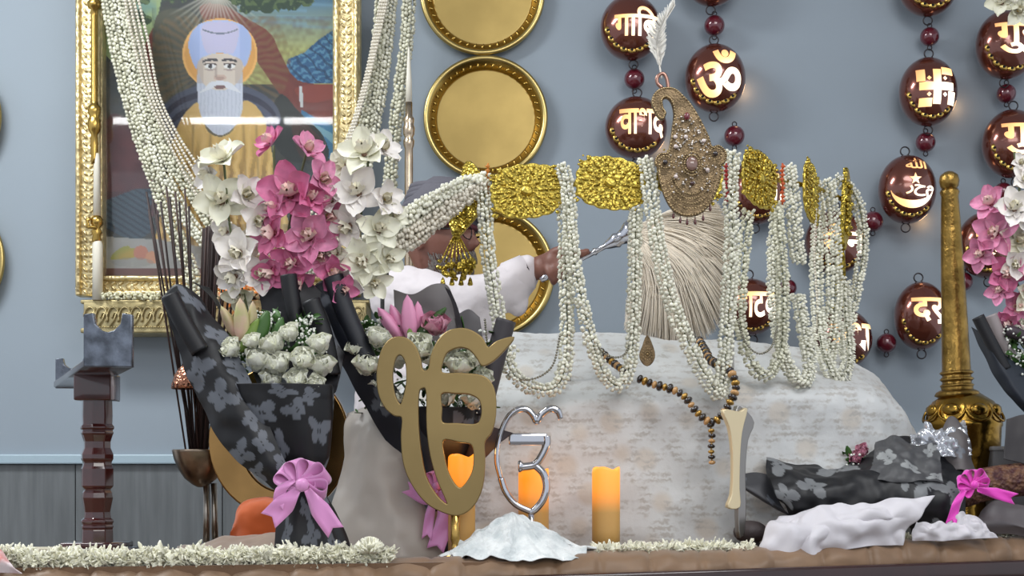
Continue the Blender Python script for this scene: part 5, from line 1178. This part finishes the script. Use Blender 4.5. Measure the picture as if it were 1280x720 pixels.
# ---------------------------------------------------------------- florist paper with butterflies
def butterflies(U, V, n, seed, aspect, bs=1.0):
    r = random.Random(seed); m = np.zeros(U.shape); done = []
    for _ in range(n):
        cand = [(r.uniform(.05, .95), r.uniform(.05, .95)) for _k in range(14)]; cx, cy = max(cand, key=lambda c: min([math.hypot(c[0]-q[0], (c[1]-q[1])*aspect) for q in done] or [1])); done.append((cx, cy)); an = r.uniform(-1.2, 1.2); s_ = r.uniform(.085, .125)*bs
        x = (U-cx)*1.0; y = (V-cy)*aspect; a = x*math.cos(an)+y*math.sin(an); b = -x*math.sin(an)+y*math.cos(an); a = np.abs(a)/s_; b = b/s_
        for (ex, ey, rx, ry, ro) in ((.62, .35, .58, .40, .5), (.42, -.42, .40, .36, -.5)):
            dx = a-ex; dy = b-ey; p = dx*math.cos(ro)+dy*math.sin(ro); q = -dx*math.sin(ro)+dy*math.cos(ro); m = np.maximum(m, ((p/rx)**2+(q/ry)**2 < 1)*1.0)
        m = np.maximum(m, ((a/.09)**2+(b/.6)**2 < 1)*1.0)
    return m
paper = mat('black_florist_paper', C(26, 27, 33), .5, attr='Col')
def paper_cols(u, v, n, seed, aspect, base=(12, 12, 17), ink=(96, 100, 108), bs=1.0):
    m = butterflies(u, v, n, seed, aspect, bs)[:, None]; a = np.array([lin(c) for c in base]); b = np.array([lin(c) for c in ink]); return a*(1-m)+b*m
def wrap(parent, name, ctrl, d0=None, nu=110, nv=110, cr=.006, cs=12, seed=1, nb=5, aspect=1.0, base=(12, 12, 17), ink=(96, 100, 108), m_=None, bs=1.0):
    m1 = MB(); rows = [pathpx(r, d0) for r in ctrl]; _, u, v = sheet(m1, rows, nu, nv, cr, cs, seed)
    return m1.build(name, m_ or paper, parent, cols=paper_cols(u, v, nb, seed, aspect, base, ink, bs), solid=.0012)
def cone(parent, name, cx, d, prof, seed, nb, nf=9, amp=.08, base=(12, 12, 17), th0=0):
    """prof rows: (y, half width px) – a pleated tube of paper"""
    nu, nv = 200, 110; ys_ = np.interp(np.linspace(0, 1, nv), np.linspace(0, 1, len(prof)), [p[0] for p in prof]); rs_ = crom([(p[1], 0, 0) for p in prof], nv)[:, 0]; xs2 = np.interp(np.linspace(0, 1, nv), np.linspace(0, 1, len(prof)), [p[2] if len(p) > 2 else cx for p in prof])
    V = []
    for i in range(nv):
        for j in range(nu):
            a = 2*PI*j/nu; f_ = 1+amp*math.sin(a*nf+seed+i*.012)*(.4+.6*rs_[i]/max(rs_))+.03*noise.noise(Vector((math.cos(a)*2, math.sin(a)*2, i*.06+seed)))
            r = S(rs_[i], d)*f_; V.append((P(xs2[i], 0, d).x+math.cos(a)*r, d+math.sin(a)*r*.75, zy(ys_[i], d)))
    f = [(i*nu+j, i*nu+(j+1) % nu, (i+1)*nu+(j+1) % nu, (i+1)*nu+j) for i in range(nv-1) for j in range(nu)]
    uu, vv = np.meshgrid((np.arange(nu)/nu*2.4) % 1.0, np.linspace(0, 1, nv)); m1 = MB(); m1.add(V, f)
    return m1.build(name, paper, parent, cols=paper_cols(uu.ravel(), vv.ravel(), nb, seed, 1.65, base, bs=.95), solid=.0012)
def bow(parent, x, y, d, sc, m_, tails, tilt=0):
    m1 = MB(); k = S(sc, d); c = P(x, y, d)
    for (an, L_, w_) in ((150, 1.05, 1.1), (200, .9, .9), (30, 1.05, 1.1), (-15, .95, .9), (112, 1.0, .9), (72, .95, .9), (10, .5, .4), (170, .5, .4)):
        a = math.radians(an+tilt); u = Vector((math.cos(a), 0, math.sin(a))); n_ = Vector((-math.sin(a), 0, math.cos(a)))
        V = []; N_ = 22
        for i in range(N_):
            s_ = i/(N_-1); al = math.sin(s_*PI)**.75*L_; o_ = math.cos(s_*PI)*.30*math.sin(s_*PI)
            for j in range(5):
                t_ = (j/4-.5); V.append(tuple(c+u*k*al+Vector((0, -1, 0))*k*(.25+t_*w_*.55*(.5+.5*math.sin(s_*PI)))*.8+n_*k*(o_+t_*w_*.75*math.sin(s_*PI)*(.5 if s_ < .5 else -.5)*0+o_*.5+t_*w_*.45)))
        m1.add(V, [(i*5+j, i*5+j+1, (i+1)*5+j+1, (i+1)*5+j) for i in range(N_-1) for j in range(4)])
    blob(m1, c+Vector((0, -.35*k, 0)), .26*k, ICO2, (1, .8, 1))
    m1.build('loops', m_, parent, solid=.0009)
    for tl in tails:
        m1 = MB(); ctr = crom(pathpx(tl[0], d-.02), 26); wd_ = S(tl[1], d); V = []
        for i in range(26):
            t_ = ctr[min(i+1, 25)]-ctr[max(i-1, 0)]; t_ = t_/np.linalg.norm(t_); u = np.cross(t_, (0, 1, 0)); g = .35+.65*min(1, i/14)
            for j in range(5):
                s_ = (j/4-.5)*2; e = t_*(S(7, d)*abs(s_)*(i/25)**6) if True else 0
                V.append(ctr[i]+u*wd_*.5*s_*g+np.array([0, .003*math.cos(s_*2+i*.3), 0])+e)
        m1.add(V, [(i*5+j, i*5+j+1, (i+1)*5+j+1, (i+1)*5+j) for i in range(25) for j in range(4)]); m1.build('ribbon_tail', m_, parent, solid=.0008)
satin = mat('pink_satin', C(228, 150, 208), .35, sheen=.6, coat=.2)
hot = mat('hot_pink_satin', C(232, 60, 190), .35, sheen=.6)
# ---------------------------------------------------------------- left standing bouquet
b1 = thing('bouquet', 'tall bouquet of orchids and roses in black butterfly paper with a pink bow', 'bouquet', (P(392, 0, 2.80).x, 2.80, DZ))
cone(b1, 'paper_wrap', 380, 2.80, [(698, 48, 393), (672, 44, 390), (640, 35, 385), (612, 24, 381), (598, 26, 378), (570, 42, 370), (530, 56, 360), (500, 64, 353), (482, 67, 350)], 3, 16, nf=7, amp=.06)
wrap(b1, 'paper_collar', [[(203, 372, 2.80), (226, 448, 2.78), (258, 522, 2.76), (300, 580, 2.74), (345, 612, 2.75)], [(222, 356, 2.80), (256, 430, 2.76), (288, 500, 2.73), (322, 560, 2.72), (356, 606, 2.735)], [(252, 372, 2.82), (296, 440, 2.79), (322, 496, 2.75), (344, 548, 2.735), (366, 600, 2.74)]], cr=.010, seed=5, nb=12, aspect=.20, bs=.52)
wrap(b1, 'paper_collar', [[(240, 352, 2.86), (262, 372, 2.86), (300, 428, 2.85), (330, 500, 2.83)], [(262, 360, 2.90), (286, 400, 2.89), (310, 440, 2.87), (340, 500, 2.83)]], cr=.006, seed=8, nb=1)
wrap(b1, 'paper_collar', [[(322, 356, 2.93), (348, 346, 2.92), (384, 352, 2.92), (412, 376, 2.92), (438, 400, 2.92)], [(330, 420, 2.91), (356, 412, 2.90), (390, 414, 2.90), (416, 424, 2.90), (432, 440, 2.90)], [(340, 500, 2.84), (362, 500, 2.84), (388, 500, 2.84), (408, 498, 2.84), (420, 490, 2.84)]], cr=.009, seed=9, nb=4, base=(34, 33, 38), bs=1.2)
def roll(parent, pts, r, d, base=(14, 14, 19)):
    m1 = MB(); p = crom(pathpx(pts, d), 30); nu = 24; V = []
    for i in range(30):
        t_ = p[min(i+1, 29)]-p[max(i-1, 0)]; t_ = t_/np.linalg.norm(t_); u = np.cross(t_, (0, 1, 0)); w2 = np.cross(t_, u)
        for j in range(nu):
            a = 2.3*PI*j/(nu-1); rr = S(r, d)*(1-.10*a/PI); V.append(p[i]+u*math.cos(a)*rr+w2*math.sin(a)*rr)
    m1.add(V, [(i*nu+j, i*nu+j+1, (i+1)*nu+j+1, (i+1)*nu+j) for i in range(29) for j in range(nu-1)])
    return m1.build('rolled_paper', paper, parent, cols=np.tile([lin(c) for c in base], (30*nu, 1)), solid=.001)
roll(b1, [(360, 344), (364, 372), (372, 410)], 11, 2.88); roll(b1, [(212, 370), (228, 402), (250, 440)], 12, 2.75); roll(b1, [(388, 376), (404, 420), (414, 470)], 12, 2.86)
for (pts, dd_) in (([(350, 520), (318, 420), (290, 300), (280, 205)], 2.93), ([(352, 520), (352, 400), (362, 280), (384, 186)], 2.93), ([(356, 520), (352, 380), (345, 260), (342, 182)], 2.95), ([(360, 520), (420, 420), (446, 300), (462, 190)], 2.94)): stem(b1, pts, dd_)
for a in [(280, 202, 32, -25, 42, .2), (262, 218, 22, -40, -10, 1), (276, 252, 34, 12, 0, .5), (306, 246, 27, 40, 15, 2), (322, 276, 26, 30, -10, 1.2), (300, 318, 31, -10, 10, 2.5), (324, 342, 27, 20, -15, .7), (296, 345, 26, -30, -20, 1.9), (314, 300, 22, 50, 10, .4), (284, 290, 20, -20, 0, 1.1), (300, 368, 22, 0, -40, .3)]: orchid(b1, a[0], a[1], 2.93+random.uniform(-.02, .02), a[2], 'white', a[3], a[4], a[5])
for a in [(341, 180, 23, -40, 30, .3), (384, 190, 25, 35, 35, 1.3), (364, 244, 40, -4, 4, .1), (402, 226, 26, 40, 10, 2), (386, 296, 35, 8, -6, .6), (344, 292, 30, -30, 0, 1.6), (366, 330, 29, 0, -12, .9), (408, 270, 26, 40, 0, 2.2), (346, 262, 24, -40, 10, .4), (376, 352, 25, 0, -25, 1.5), (414, 340, 24, 30, -20, .2), (342, 338, 25, -30, -20, 2.6), (428, 362, 20, 30, -20, 1), (398, 320, 26, 30, -5, 1.7), (388, 250, 24, 30, 20, .8)]: orchid(b1, a[0], a[1], 2.915+random.uniform(-.02, .02), a[2], 'pink', a[3], a[4], a[5])
for a in [(456, 194, 33, -6, 30, .2), (478, 188, 24, 40, 30, 1.1), (432, 208, 24, -35, 10, 2), (448, 242, 34, 0, 8, .5), (480, 250, 25, 40, 5, 1.4), (438, 284, 32, -20, -4, 2.4), (472, 288, 28, 25, 0, .1), (454, 326, 31, 5, -10, 1.8), (422, 316, 22, -30, -10, .9), (484, 322, 22, 35, -10, 2.7), (436, 352, 24, -20, -25, .6), (468, 352, 22, 20, -25, 1.2), (492, 272, 18, 40, 10, .5), (416, 252, 20, -30, 10, .9)]: orchid(b1, a[0], a[1], 2.93+random.uniform(-.02, .02), a[2], 'white', a[3], a[4], a[5])
for a in [(293, 444, 18), (320, 462, 21), (345, 440, 19), (352, 466, 20), (380, 458, 19), (402, 440, 18), (404, 468, 19), (374, 482, 18), (336, 484, 17), (366, 424, 16), (300, 474, 15), (318, 434, 14), (392, 486, 15)]: rose(b1, a[0], a[1], 2.79+random.uniform(-.012, .012), a[2], yaw=random.uniform(-25, 25), pitch=random.uniform(25, 65))
filler(b1, [(288, 412, 412, 450), (318, 350, 388, 430), (370, 395, 395, 430), (286, 300, 440, 470)], 2.84, 200, 380)
bud(b1, 304, 428, 300, 372, 19, 2.80, lilyp); bud(b1, 296, 420, 276, 382, 14, 2.81, lilyp); bud(b1, 314, 420, 316, 376, 13, 2.81, lilyp)
leaf(b1, 314, 436, 334, 388, 22, 2.79); leaf(b1, 300, 440, 322, 398, 16, 2.785, green2); leaf(b1, 340, 440, 352, 396, 16, 2.80)
bow(b1, 379, 606, 2.725, 33, satin, [([(372, 612), (358, 628), (340, 646)], 26), ([(384, 612), (398, 634), (416, 660)], 24), ([(368, 600), (352, 612), (348, 630)], 14)])
# ---------------------------------------------------------------- second standing bouquet
b2 = thing('bouquet', 'bouquet of cream roses and pink lilies in black paper behind the gold ek onkar emblem', 'bouquet', (P(548, 0, 2.95).x, 2.95, DZ))
cone(b2, 'paper_wrap', 548, 2.95, [(691, 30, 549), (660, 24, 549), (632, 17, 549), (615, 17, 548), (585, 32, 546), (545, 52, 543), (510, 60, 540)], 5, 5, nf=7, amp=.07)
wrap(b2, 'paper_collar', [[(376, 378, 2.93), (418, 440, 2.92), (464, 520, 2.91), (512, 600, 2.91), (532, 650, 2.91)], [(400, 352, 2.92), (438, 420, 2.89), (486, 500, 2.88), (528, 575, 2.88), (542, 640, 2.89)], [(432, 350, 2.94), (456, 430, 2.92), (500, 492, 2.90), (544, 556, 2.89), (556, 640, 2.90)]], cr=.006, seed=15, nb=4, aspect=.15, bs=.5, base=(26, 28, 38))
roll(b2, [(416, 346), (432, 392), (458, 450)], 13, 2.90, (26, 28, 36))
gp = (92, 86, 86)
wrap(b2, 'paper_collar', [[(492, 362, 3.02), (516, 368, 3.01), (540, 356, 3.01), (556, 356, 3.02), (562, 366, 3.03)], [(494, 392, 3.0), (520, 392, 3.0), (546, 396, 3.0), (562, 402, 3.0), (572, 410, 3.0)], [(500, 440, 2.98), (526, 446, 2.98), (548, 450, 2.98), (566, 450, 2.98), (582, 452, 2.98)]], cr=.006, seed=16, nb=0, base=gp)
wrap(b2, 'paper_collar', [[(556, 358, 3.0), (566, 384, 2.99), (574, 430, 2.98)], [(562, 362, 2.99), (574, 392, 2.98), (582, 430, 2.97)]], cr=.004, seed=17, nb=0, base=(44, 40, 44), nu=40, nv=20)
wrap(b2, 'paper_collar', [[(570, 394, 3.0), (586, 386, 3.0), (600, 396, 3.0)], [(572, 440, 2.98), (590, 440, 2.98), (606, 440, 2.98)]], cr=.008, seed=18, nb=0, base=(70, 66, 68), nu=40, nv=40)
roll(b2, [(632, 400), (618, 450), (600, 520)], 13, 2.96, (58, 54, 58))
wrap(b2, 'paper_collar', [[(586, 520, 2.93), (612, 532, 2.90), (641, 541, 2.87)], [(584, 556, 2.93), (606, 558, 2.90), (622, 556, 2.88)], [(576, 590, 2.94), (590, 588, 2.92), (600, 580, 2.91)]], cr=.006, seed=19, nb=0, base=(70, 62, 64), nu=50, nv=50)
for a in [(470, 432, 18), (456, 466, 19), (480, 484, 17), (500, 458, 19), (522, 442, 22), (546, 458, 19), (572, 468, 21), (598, 452, 18), (602, 482, 17), (566, 438, 18), (530, 484, 18), (492, 508, 16), (560, 504, 17), (590, 510, 16), (514, 512, 16), (446, 440, 14)]: rose(b2, a[0], a[1], 2.90+random.uniform(-.012, .012), a[2], yaw=random.uniform(-25, 25), pitch=random.uniform(25, 65))
filler(b2, [(446, 612, 412, 470), (450, 490, 400, 440), (450, 600, 470, 522), (570, 606, 420, 520)], 2.95, 380, 380)
rose(b2, 545, 416, 2.93, 20, src=PRO, pitch=50)
bud(b2, 502, 424, 472, 384, 17, 2.93, lilyp2); bud(b2, 506, 420, 488, 380, 15, 2.94, lilyp2); bud(b2, 514, 424, 509, 368, 19, 2.92, lilyp2); bud(b2, 524, 420, 522, 376, 14, 2.94, lilyp2)
leaf(b2, 514, 430, 557, 384, 16, 2.91); leaf(b2, 512, 424, 514, 386, 12, 2.905, green2); leaf(b2, 590, 470, 606, 428, 16, 2.91)
bow(b2, 546, 608, 2.885, 20, satin, [([(546, 612), (534, 624), (512, 612)], 15), ([(548, 614), (556, 648), (546, 682)], 22), ([(545, 612), (538, 640), (534, 668)], 12)])
# ---------------------------------------------------------------- bouquet standing at the right edge
b3 = thing('bouquet', 'standing bouquet of pink and white orchids in black paper at the right edge', 'bouquet', (P(1345, 0, 3.1).x, 3.1, DZ))
cone(b3, 'paper_wrap', 1345, 3.1, [(687, 46), (660, 40), (620, 26), (600, 26), (560, 44), (500, 60), (470, 64)], 6, 6)
wrap(b3, 'paper_collar', [[(1216, 408, 3.06), (1232, 446, 3.05), (1258, 490, 3.04), (1300, 540, 3.03)], [(1228, 416, 3.03), (1250, 456, 3.02), (1278, 496, 3.01), (1310, 530, 3.01)], [(1236, 430, 3.05), (1262, 450, 3.04), (1292, 470, 3.04), (1320, 500, 3.03)]], cr=.006, seed=21, nb=0, base=(34, 40, 50))
roll(b3, [(1222, 396), (1236, 424), (1256, 462)], 8, 3.03); roll(b3, [(1238, 394), (1250, 422), (1266, 452)], 8, 3.06, (150, 140, 140)); roll(b3, [(1256, 414), (1272, 418), (1296, 432)], 8, 3.05, (60, 48, 56))
wrap(b3, 'paper_collar', [[(1258, 524, 3.0), (1280, 518, 3.0), (1310, 520, 3.0)], [(1254, 574, 2.98), (1280, 580, 2.98), (1310, 590, 2.98)]], cr=.006, seed=22, nb=1, base=(46, 42, 44), nu=50, nv=50)
for (pts) in ([(1330, 520), (1300, 420), (1262, 330), (1244, 250)], [(1332, 520), (1310, 400), (1284, 300), (1268, 190)]): stem(b3, pts, 3.1)
for a in [(1240, 256, 24, -40, 20, .3), (1244, 292, 29, -20, 0, 1.2), (1228, 318, 22, -40, -10, .4), (1256, 340, 25, 0, -10, 2), (1272, 384, 27, 0, -6, .9), (1262, 402, 18, -30, -30, 1.7), (1292, 340, 30, 20, 0, .3), (1250, 364, 18, -30, 0, .5)]: orchid(b3, a[0], a[1], 3.07+random.uniform(-.02, .02), a[2], 'pink', a[3], a[4], a[5])
for a in [(1266, 262, 27, 0, 10, .3), (1272, 302, 27, 10, 0, 1.2), (1270, 330, 20, -10, -10, 2), (1282, 228, 22, 0, 20, .8), (1284, 368, 24, 10, 0, 1.3), (1276, 205, 14, 0, 20, 1.8), (1290, 280, 26, 0, 0, .3)]: orchid(b3, a[0], a[1], 3.05+random.uniform(-.02, .02), a[2], 'white', a[3], a[4], a[5])
for a in [(1272, 418, 16), (1290, 440, 18)]: rose(b3, a[0], a[1], 3.08, a[2])
filler(b3, [(1254, 1300, 408, 452), (1262, 1300, 440, 470)], 3.06, 160, 160)
# ---------------------------------------------------------------- bouquet lying down at the right
b4 = thing('lying_bouquet', 'bouquet in black butterfly paper lying on its side with a bright pink bow', 'bouquet', (P(1100, 0, 3.0).x, 3.0, DZ))
wrap(b4, 'paper_wrap', [[(958, 571, 3.06), (1000, 580, 3.06), (1050, 584, 3.08), (1094, 556, 3.1), (1114, 546, 3.12), (1160, 552, 3.12), (1200, 566, 3.1)], [(958, 584, 2.99), (1000, 594, 2.98), (1050, 596, 2.97), (1100, 584, 2.98), (1130, 582, 2.98), (1164, 586, 2.98), (1204, 592, 3.0)], [(966, 612, 2.95), (1004, 620, 2.94), (1050, 620, 2.93), (1100, 616, 2.93), (1130, 616, 2.93), (1170, 618, 2.93), (1208, 616, 2.95)], [(984, 634, 2.96), (1010, 650, 2.95), (1050, 664, 2.95), (1100, 668, 2.95), (1130, 668, 2.95), (1170, 664, 2.95), (1204, 660, 2.96)], [(1000, 680, 3.0), (1020, 690, 3.0), (1050, 690, 3.0), (1100, 690, 3.0), (1130, 690, 3.0), (1170, 690, 3.0), (1200, 690, 3.0)]], nu=150, nv=130, cr=.010, cs=16, seed=31, nb=13, aspect=.5, bs=.62, ink=(116, 118, 120))
wrap(b4, 'loose_sheet', [[(924, 592, 3.03), (944, 590, 3.02), (964, 594, 3.0)], [(926, 606, 2.99), (950, 618, 2.98), (976, 630, 2.98)], [(940, 618, 3.0), (966, 634, 2.99), (990, 646, 2.98)]], cr=.006, seed=32, nb=2, aspect=.6, base=(60, 60, 64), nu=60, nv=60)
wrap(b4, 'loose_sheet', [[(1172, 560, 3.06), (1186, 522, 3.07), (1204, 534, 3.06), (1216, 572, 3.05)], [(1172, 600, 3.02), (1190, 590, 3.01), (1206, 588, 3.0), (1222, 600, 3.0)]], cr=.010, seed=33, nb=1, base=(84, 78, 78), nu=60, nv=60)
wrap(b4, 'loose_sheet', [[(1094, 552, 3.04), (1120, 544, 3.03), (1152, 556, 3.02), (1174, 552, 3.03)], [(1090, 580, 2.98), (1124, 572, 2.965), (1150, 584, 2.96), (1176, 580, 2.97)], [(1080, 600, 2.965), (1120, 604, 2.94), (1150, 602, 2.935), (1180, 604, 2.95)]], cr=.012, cs=22, seed=34, nb=4, bs=1.3, base=(70, 70, 72), ink=(140, 142, 142), nu=80, nv=70)
cel = mat('cellophane', C(225, 228, 235), .06, trans=.0, metal=.55, alpha=.55, coat=1)
mb = MB(); sheet(mb, [[P(1140, 545, 3.08), P(1160, 530, 3.08), P(1180, 536, 3.08), P(1206, 528, 3.1)], [P(1136, 560, 3.05), P(1160, 548, 3.03), P(1184, 552, 3.03), P(1210, 548, 3.05)], [P(1134, 572, 3.04), P(1160, 570, 3.02), P(1190, 572, 3.02), P(1212, 570, 3.04)]], 60, 40, .022, 38, 3); mb.build('clear_film', cel, b4, solid=.0006)
for (x, y) in ((1080, 566), (1068, 574)): o = inst('rose', PRO[0], b4, P(x, y, 3.06), (1.2, .3, x), S(13, 3.06))
filler(b4, [(1058, 1082, 566, 584)], 3.07, 24, 30)
mb = MB(); mb.tube(crom(pathpx([(1196, 616), (1230, 606), (1270, 600), (1330, 596)], 3.0), 20), S(21, 3.0), 24); mb.build('wrapped_handle', mat('maroon_weave', C(66, 26, 30), .6, bump=1.0, bscale=140, voronoi=True, col2=C(120, 84, 60), vscale=60), b4)
bow(b4, 1216, 606, 2.925, 20, hot, [([(1206, 612), (1196, 630), (1190, 650)], 12), ([(1222, 612), (1242, 616), (1264, 622)], 14)], tilt=20)
wrap(b4, 'loose_sheet', [[(1226, 640, 2.98), (1250, 626, 2.98), (1300, 640, 2.98)], [(1216, 654, 2.95), (1250, 650, 2.94), (1300, 662, 2.94)], [(1220, 664, 2.95), (1250, 668, 2.95), (1300, 676, 2.95)]], cr=.012, seed=35, nb=0, base=(90, 84, 86), nu=60, nv=60)
t = thing('grey_box', 'small grey box behind the maroon wrapped stems at the right', 'box', (P(1258, 0, 3.25).x, 3.25, DZ))
mb = MB(); mb.box((P(1262, 0, 3.25).x, 3.25, (DZ+zy(560, 3.25))/2), (S(56, 3.25), .08, zy(560, 3.25)-DZ-.002), bev=.003); mb.build('box_body', mat('grey_card', C(112, 110, 112), .5), t)
mb = MB(); mb.box((P(1262, 0, 3.25).x, 3.25, zy(561, 3.25)), (S(59, 3.25), .086, .010), bev=.002); mb.build('lid', mat('grey_card_light', C(140, 138, 138), .5), t)
tissue = mat('white_tissue', C(214, 210, 214), .6, sss=.1)
mb = MB(); sheet(mb, [[P(976, 650, 2.94), P(1010, 634, 2.92), P(1060, 628, 2.90), P(1110, 624, 2.90), P(1168, 621, 2.90)], [P(960, 664, 2.90), P(1010, 652, 2.87), P(1060, 646, 2.86), P(1100, 646, 2.86), P(1150, 644, 2.88)], [P(950, 676, 2.88), P(1000, 672, 2.85), P(1040, 668, 2.85), P(1080, 664, 2.86), P(1136, 662, 2.88)], [P(946, 692, 2.87), P(990, 694, 2.85), P(1030, 690, 2.86), P(1070, 684, 2.87), P(1130, 682, 2.88)]], 110, 90, .016, 12, 4, ridge=True)
tag(mb.build('tissue_paper', tissue, solid=.0012), 'large crumpled white tissue paper in front of the lying bouquet', 'paper')
mb = MB(); sheet(mb, [[P(1146, 650, 2.92), P(1180, 652, 2.91), P(1204, 640, 2.91), P(1232, 650, 2.92)], [P(1140, 664, 2.90), P(1180, 662, 2.89), P(1206, 658, 2.89), P(1240, 662, 2.90)], [P(1140, 676, 2.90), P(1180, 676, 2.89), P(1210, 674, 2.89), P(1250, 672, 2.90)]], 80, 60, .014, 20, 6, ridge=True)
tag(mb.build('tissue_paper', tissue, solid=.0012), 'small white tissue scrap below the bright pink bow', 'paper')
mb = MB(); sheet(mb, [[P(1066, 676, 2.86), P(1090, 668, 2.85), P(1120, 664, 2.85), P(1150, 668, 2.86)], [P(1060, 690, 2.83), P(1090, 682, 2.81), P(1120, 680, 2.82), P(1150, 684, 2.83)]], 40, 30, .006, 24, 9)
mb = MB(); q = P(938, 646, 3.0); blob(mb, Vector((q.x, q.y, DZ+.045)), 1, ICO3, (.036, .03, .024)); mb.tube([Vector((q.x, q.y, DZ+.03)), (q.x+.01, q.y, DZ+.001)], .016, 12)
tag(mb.build('dark_bundle', mat('dark_paper', C(62, 52, 52), .6, bump=.6, bscale=60)), 'dark crumpled paper ball beside the foot of the grey metal emblem', 'paper')
# ---------------------------------------------------------------- crumpled white lace cloth
mb = MB(); nr, na = 60, 320; rdg = [(k*2*PI/11+random.uniform(-.2, .2), random.uniform(.05, .10), random.uniform(.008, .018)) for k in range(11)]; cx_, cy_ = P(640, 0, 2.80).x, 2.80; V = []
for i in range(nr):
    r = i/(nr-1)
    for j in range(na):
        a = 2*PI*j/na; n_ = noise.noise(Vector((math.cos(a)*1.6, math.sin(a)*1.6, 3.3)))
        R0 = .118+.03*n_+.022*abs(math.cos(a))+(.018 if abs(a) < .3 else 0)
        fold = (.35-abs(noise.noise(Vector((math.cos(a)*3.1, math.sin(a)*3.1, r*1.5)))))*.075*r*(1-r*.6)+math.sin(a*9+3*n_*2)*.003*r+math.sin(a*17+n_*7)*.003*r
        z = .088*(1-r)**1.25+fold*(1-.3*r)+.004+(.016*max(0, r-.8)*5 if abs(math.atan2(math.sin(a), math.cos(a))) < .22 else 0)
        z += sum(h_*math.exp(-(math.atan2(math.sin(a-ak+.35*math.sin(r*5+ak)), math.cos(a-ak+.35*math.sin(r*5+ak)))/wd__)**2)*math.sin(PI*min(1, r*1.1))*(.6+.4*math.sin(r*14+ak*5)) for ak, wd__, h_ in rdg)
        x = cx_+math.cos(a)*R0*r*1.10; y = cy_+math.sin(a)*R0*r*.62
        z += noise.noise(Vector((x*30, y*30, 1)))*.006*r
        V.append((x, y, DZ+max(.0015, z)))
mb.add(V, [(i*na+j, i*na+(j+1) % na, (i+1)*na+(j+1) % na, (i+1)*na+j) for i in range(nr-1) for j in range(na)])
lace = mat('white_lace', C(206, 212, 212), .7, bump=1.0, bscale=110, col2=C(236, 238, 236), vscale=30)
tag(mb.build('lace_cloth', lace, solid=.0015), 'peaked heap of crumpled white lace cloth below the chrome emblem', 'cloth')
# ---------------------------------------------------------------- loose flower petals along the front edge
pet = mat('petal_pale', C(250, 247, 222), .6, island=.28, sss=.2)
def petals(name, label, spans, n, seed):
    r = random.Random(seed); mb = MB()
    for _ in range(n):
        (x0, x1, hgt, back) = r.choices(spans, [s_[1]-s_[0] for s_ in spans])[0]
        px = r.uniform(x0, x1); X = (px-640)*2.75/F; yf = fd(X); 
        for _i in range(2): X = (px-640)*yf/F; yf = fd(X)
        d = yf+.012+back*r.random()**1.4*.9+(0.03 if px > 640 else -.004)
        if px > 640: d = yf+.035+back*r.random()
        clump = .55+.45*noise.noise(Vector((px*.035, seed, 0)))+.25*noise.noise(Vector((px*.12, seed, 4)))
        base = DZ if px < 560 else max(DZ, CZ+(HZ-np.interp(px, [640, 757, 930, 1060, 1280, 1500], [698, 694, 692, 682, 677, 672]))*yf/F-.004)
        u = r.random(); z = base+.002+hgt*max(.15, clump)*u
        L_ = r.uniform(.011, .019); v, f = petal(L_, L_*.42, .3, 0, n=4, m=3, curl=r.uniform(-.3, .4)); mb.add(v @ rotm().T+np.array([X, d, z]), f)
    return tag(mb.build(name, pet, solid=.0005), label, 'petals', kind='stuff')
petals('loose_petals', 'bank of loose cream flower petals along the front edge at left', [(-40, 486, .040, .07), (-40, 486, .024, .10)], 9000, 1)
petals('loose_petals', 'scattered pale petals on the front edge between the candle and the emblem', [(746, 800, .022, .05), (790, 945, .024, .05)], 2600, 2)
petals('loose_petals', 'scattered pale petals along the front edge at the far right', [(1060, 1150, .016, .03), (1140, 1330, .020, .03)], 2600, 3)
def mum(x, y, d, rpx):
    mb = MB(); c = P(x, y, d); r = S(rpx, d)
    for k in range(150):
        u = rotm()[:, 2]; u[2] = abs(u[2])*1.0-.2; v, f = petal(r, r*.22, .5, 0, n=5, m=3, curl=.3)
        q = Vector(u).to_track_quat('Y', 'Z').to_matrix(); mb.add(v @ np.array(q).T+np.array(c), f)
    return tag(mb.build('chrysanthemum', pet, solid=.0004), 'whole white chrysanthemum head at the right end of the petal bank', 'flower')
mum(462, 692, 2.69, 20)
# ---------------------------------------------------------------- odds and ends at the lower left corner
mb = MB(); q = P(48, 0, 2.92); mb.box((q.x, 2.92, DZ+.009), (S(64, 2.92), .06, .016), bev=.002)
tag(mb.build('cream_booklet', mat('cream_card', C(196, 188, 166), .6)), 'thin cream booklet lying on the dais left of the dark red stand', 'booklet')
mb = MB(); sheet(mb, [[P(-24, 680, 2.56), P(-6, 684, 2.55), P(4, 692, 2.54)], [P(-30, 700, 2.53), P(0, 700, 2.52), P(16, 708, 2.515)], [P(-30, 716, 2.53), P(4, 716, 2.52), P(28, 717, 2.515)]], 30, 30, .003, 20, 2)
tag(mb.build('ribbon_scrap', mat('coral_ribbon', C(186, 96, 88), .5, col2=C(222, 206, 206), vscale=30), solid=.002), 'folded coral and white ribbon scrap in the bottom left corner', 'ribbon')
# ---------------------------------------------------------------- white blossoms hanging in at the top right
t = thing('hanging_blossoms', 'white orchid blossoms hanging into the top right corner', 'flowers', P(1262, 24, 4.1))
mb = MB(); mb.tube([P(1262, 10, 4.1), (P(1262, 0, 4.1).x, 4.1, 3.49)], .003, 6); mb.build('stem', stemm, t)
for a in [(1252, 4, 20, -20, 0, .4), (1272, 14, 20, 10, -10, 1.3), (1262, -12, 22, 0, 10, 2), (1284, -4, 20, 20, 0, .2), (1266, -40, 22, 0, 10, 1)]: orchid(t, a[0], a[1], 4.08, a[2], 'white', a[3], a[4], a[5])
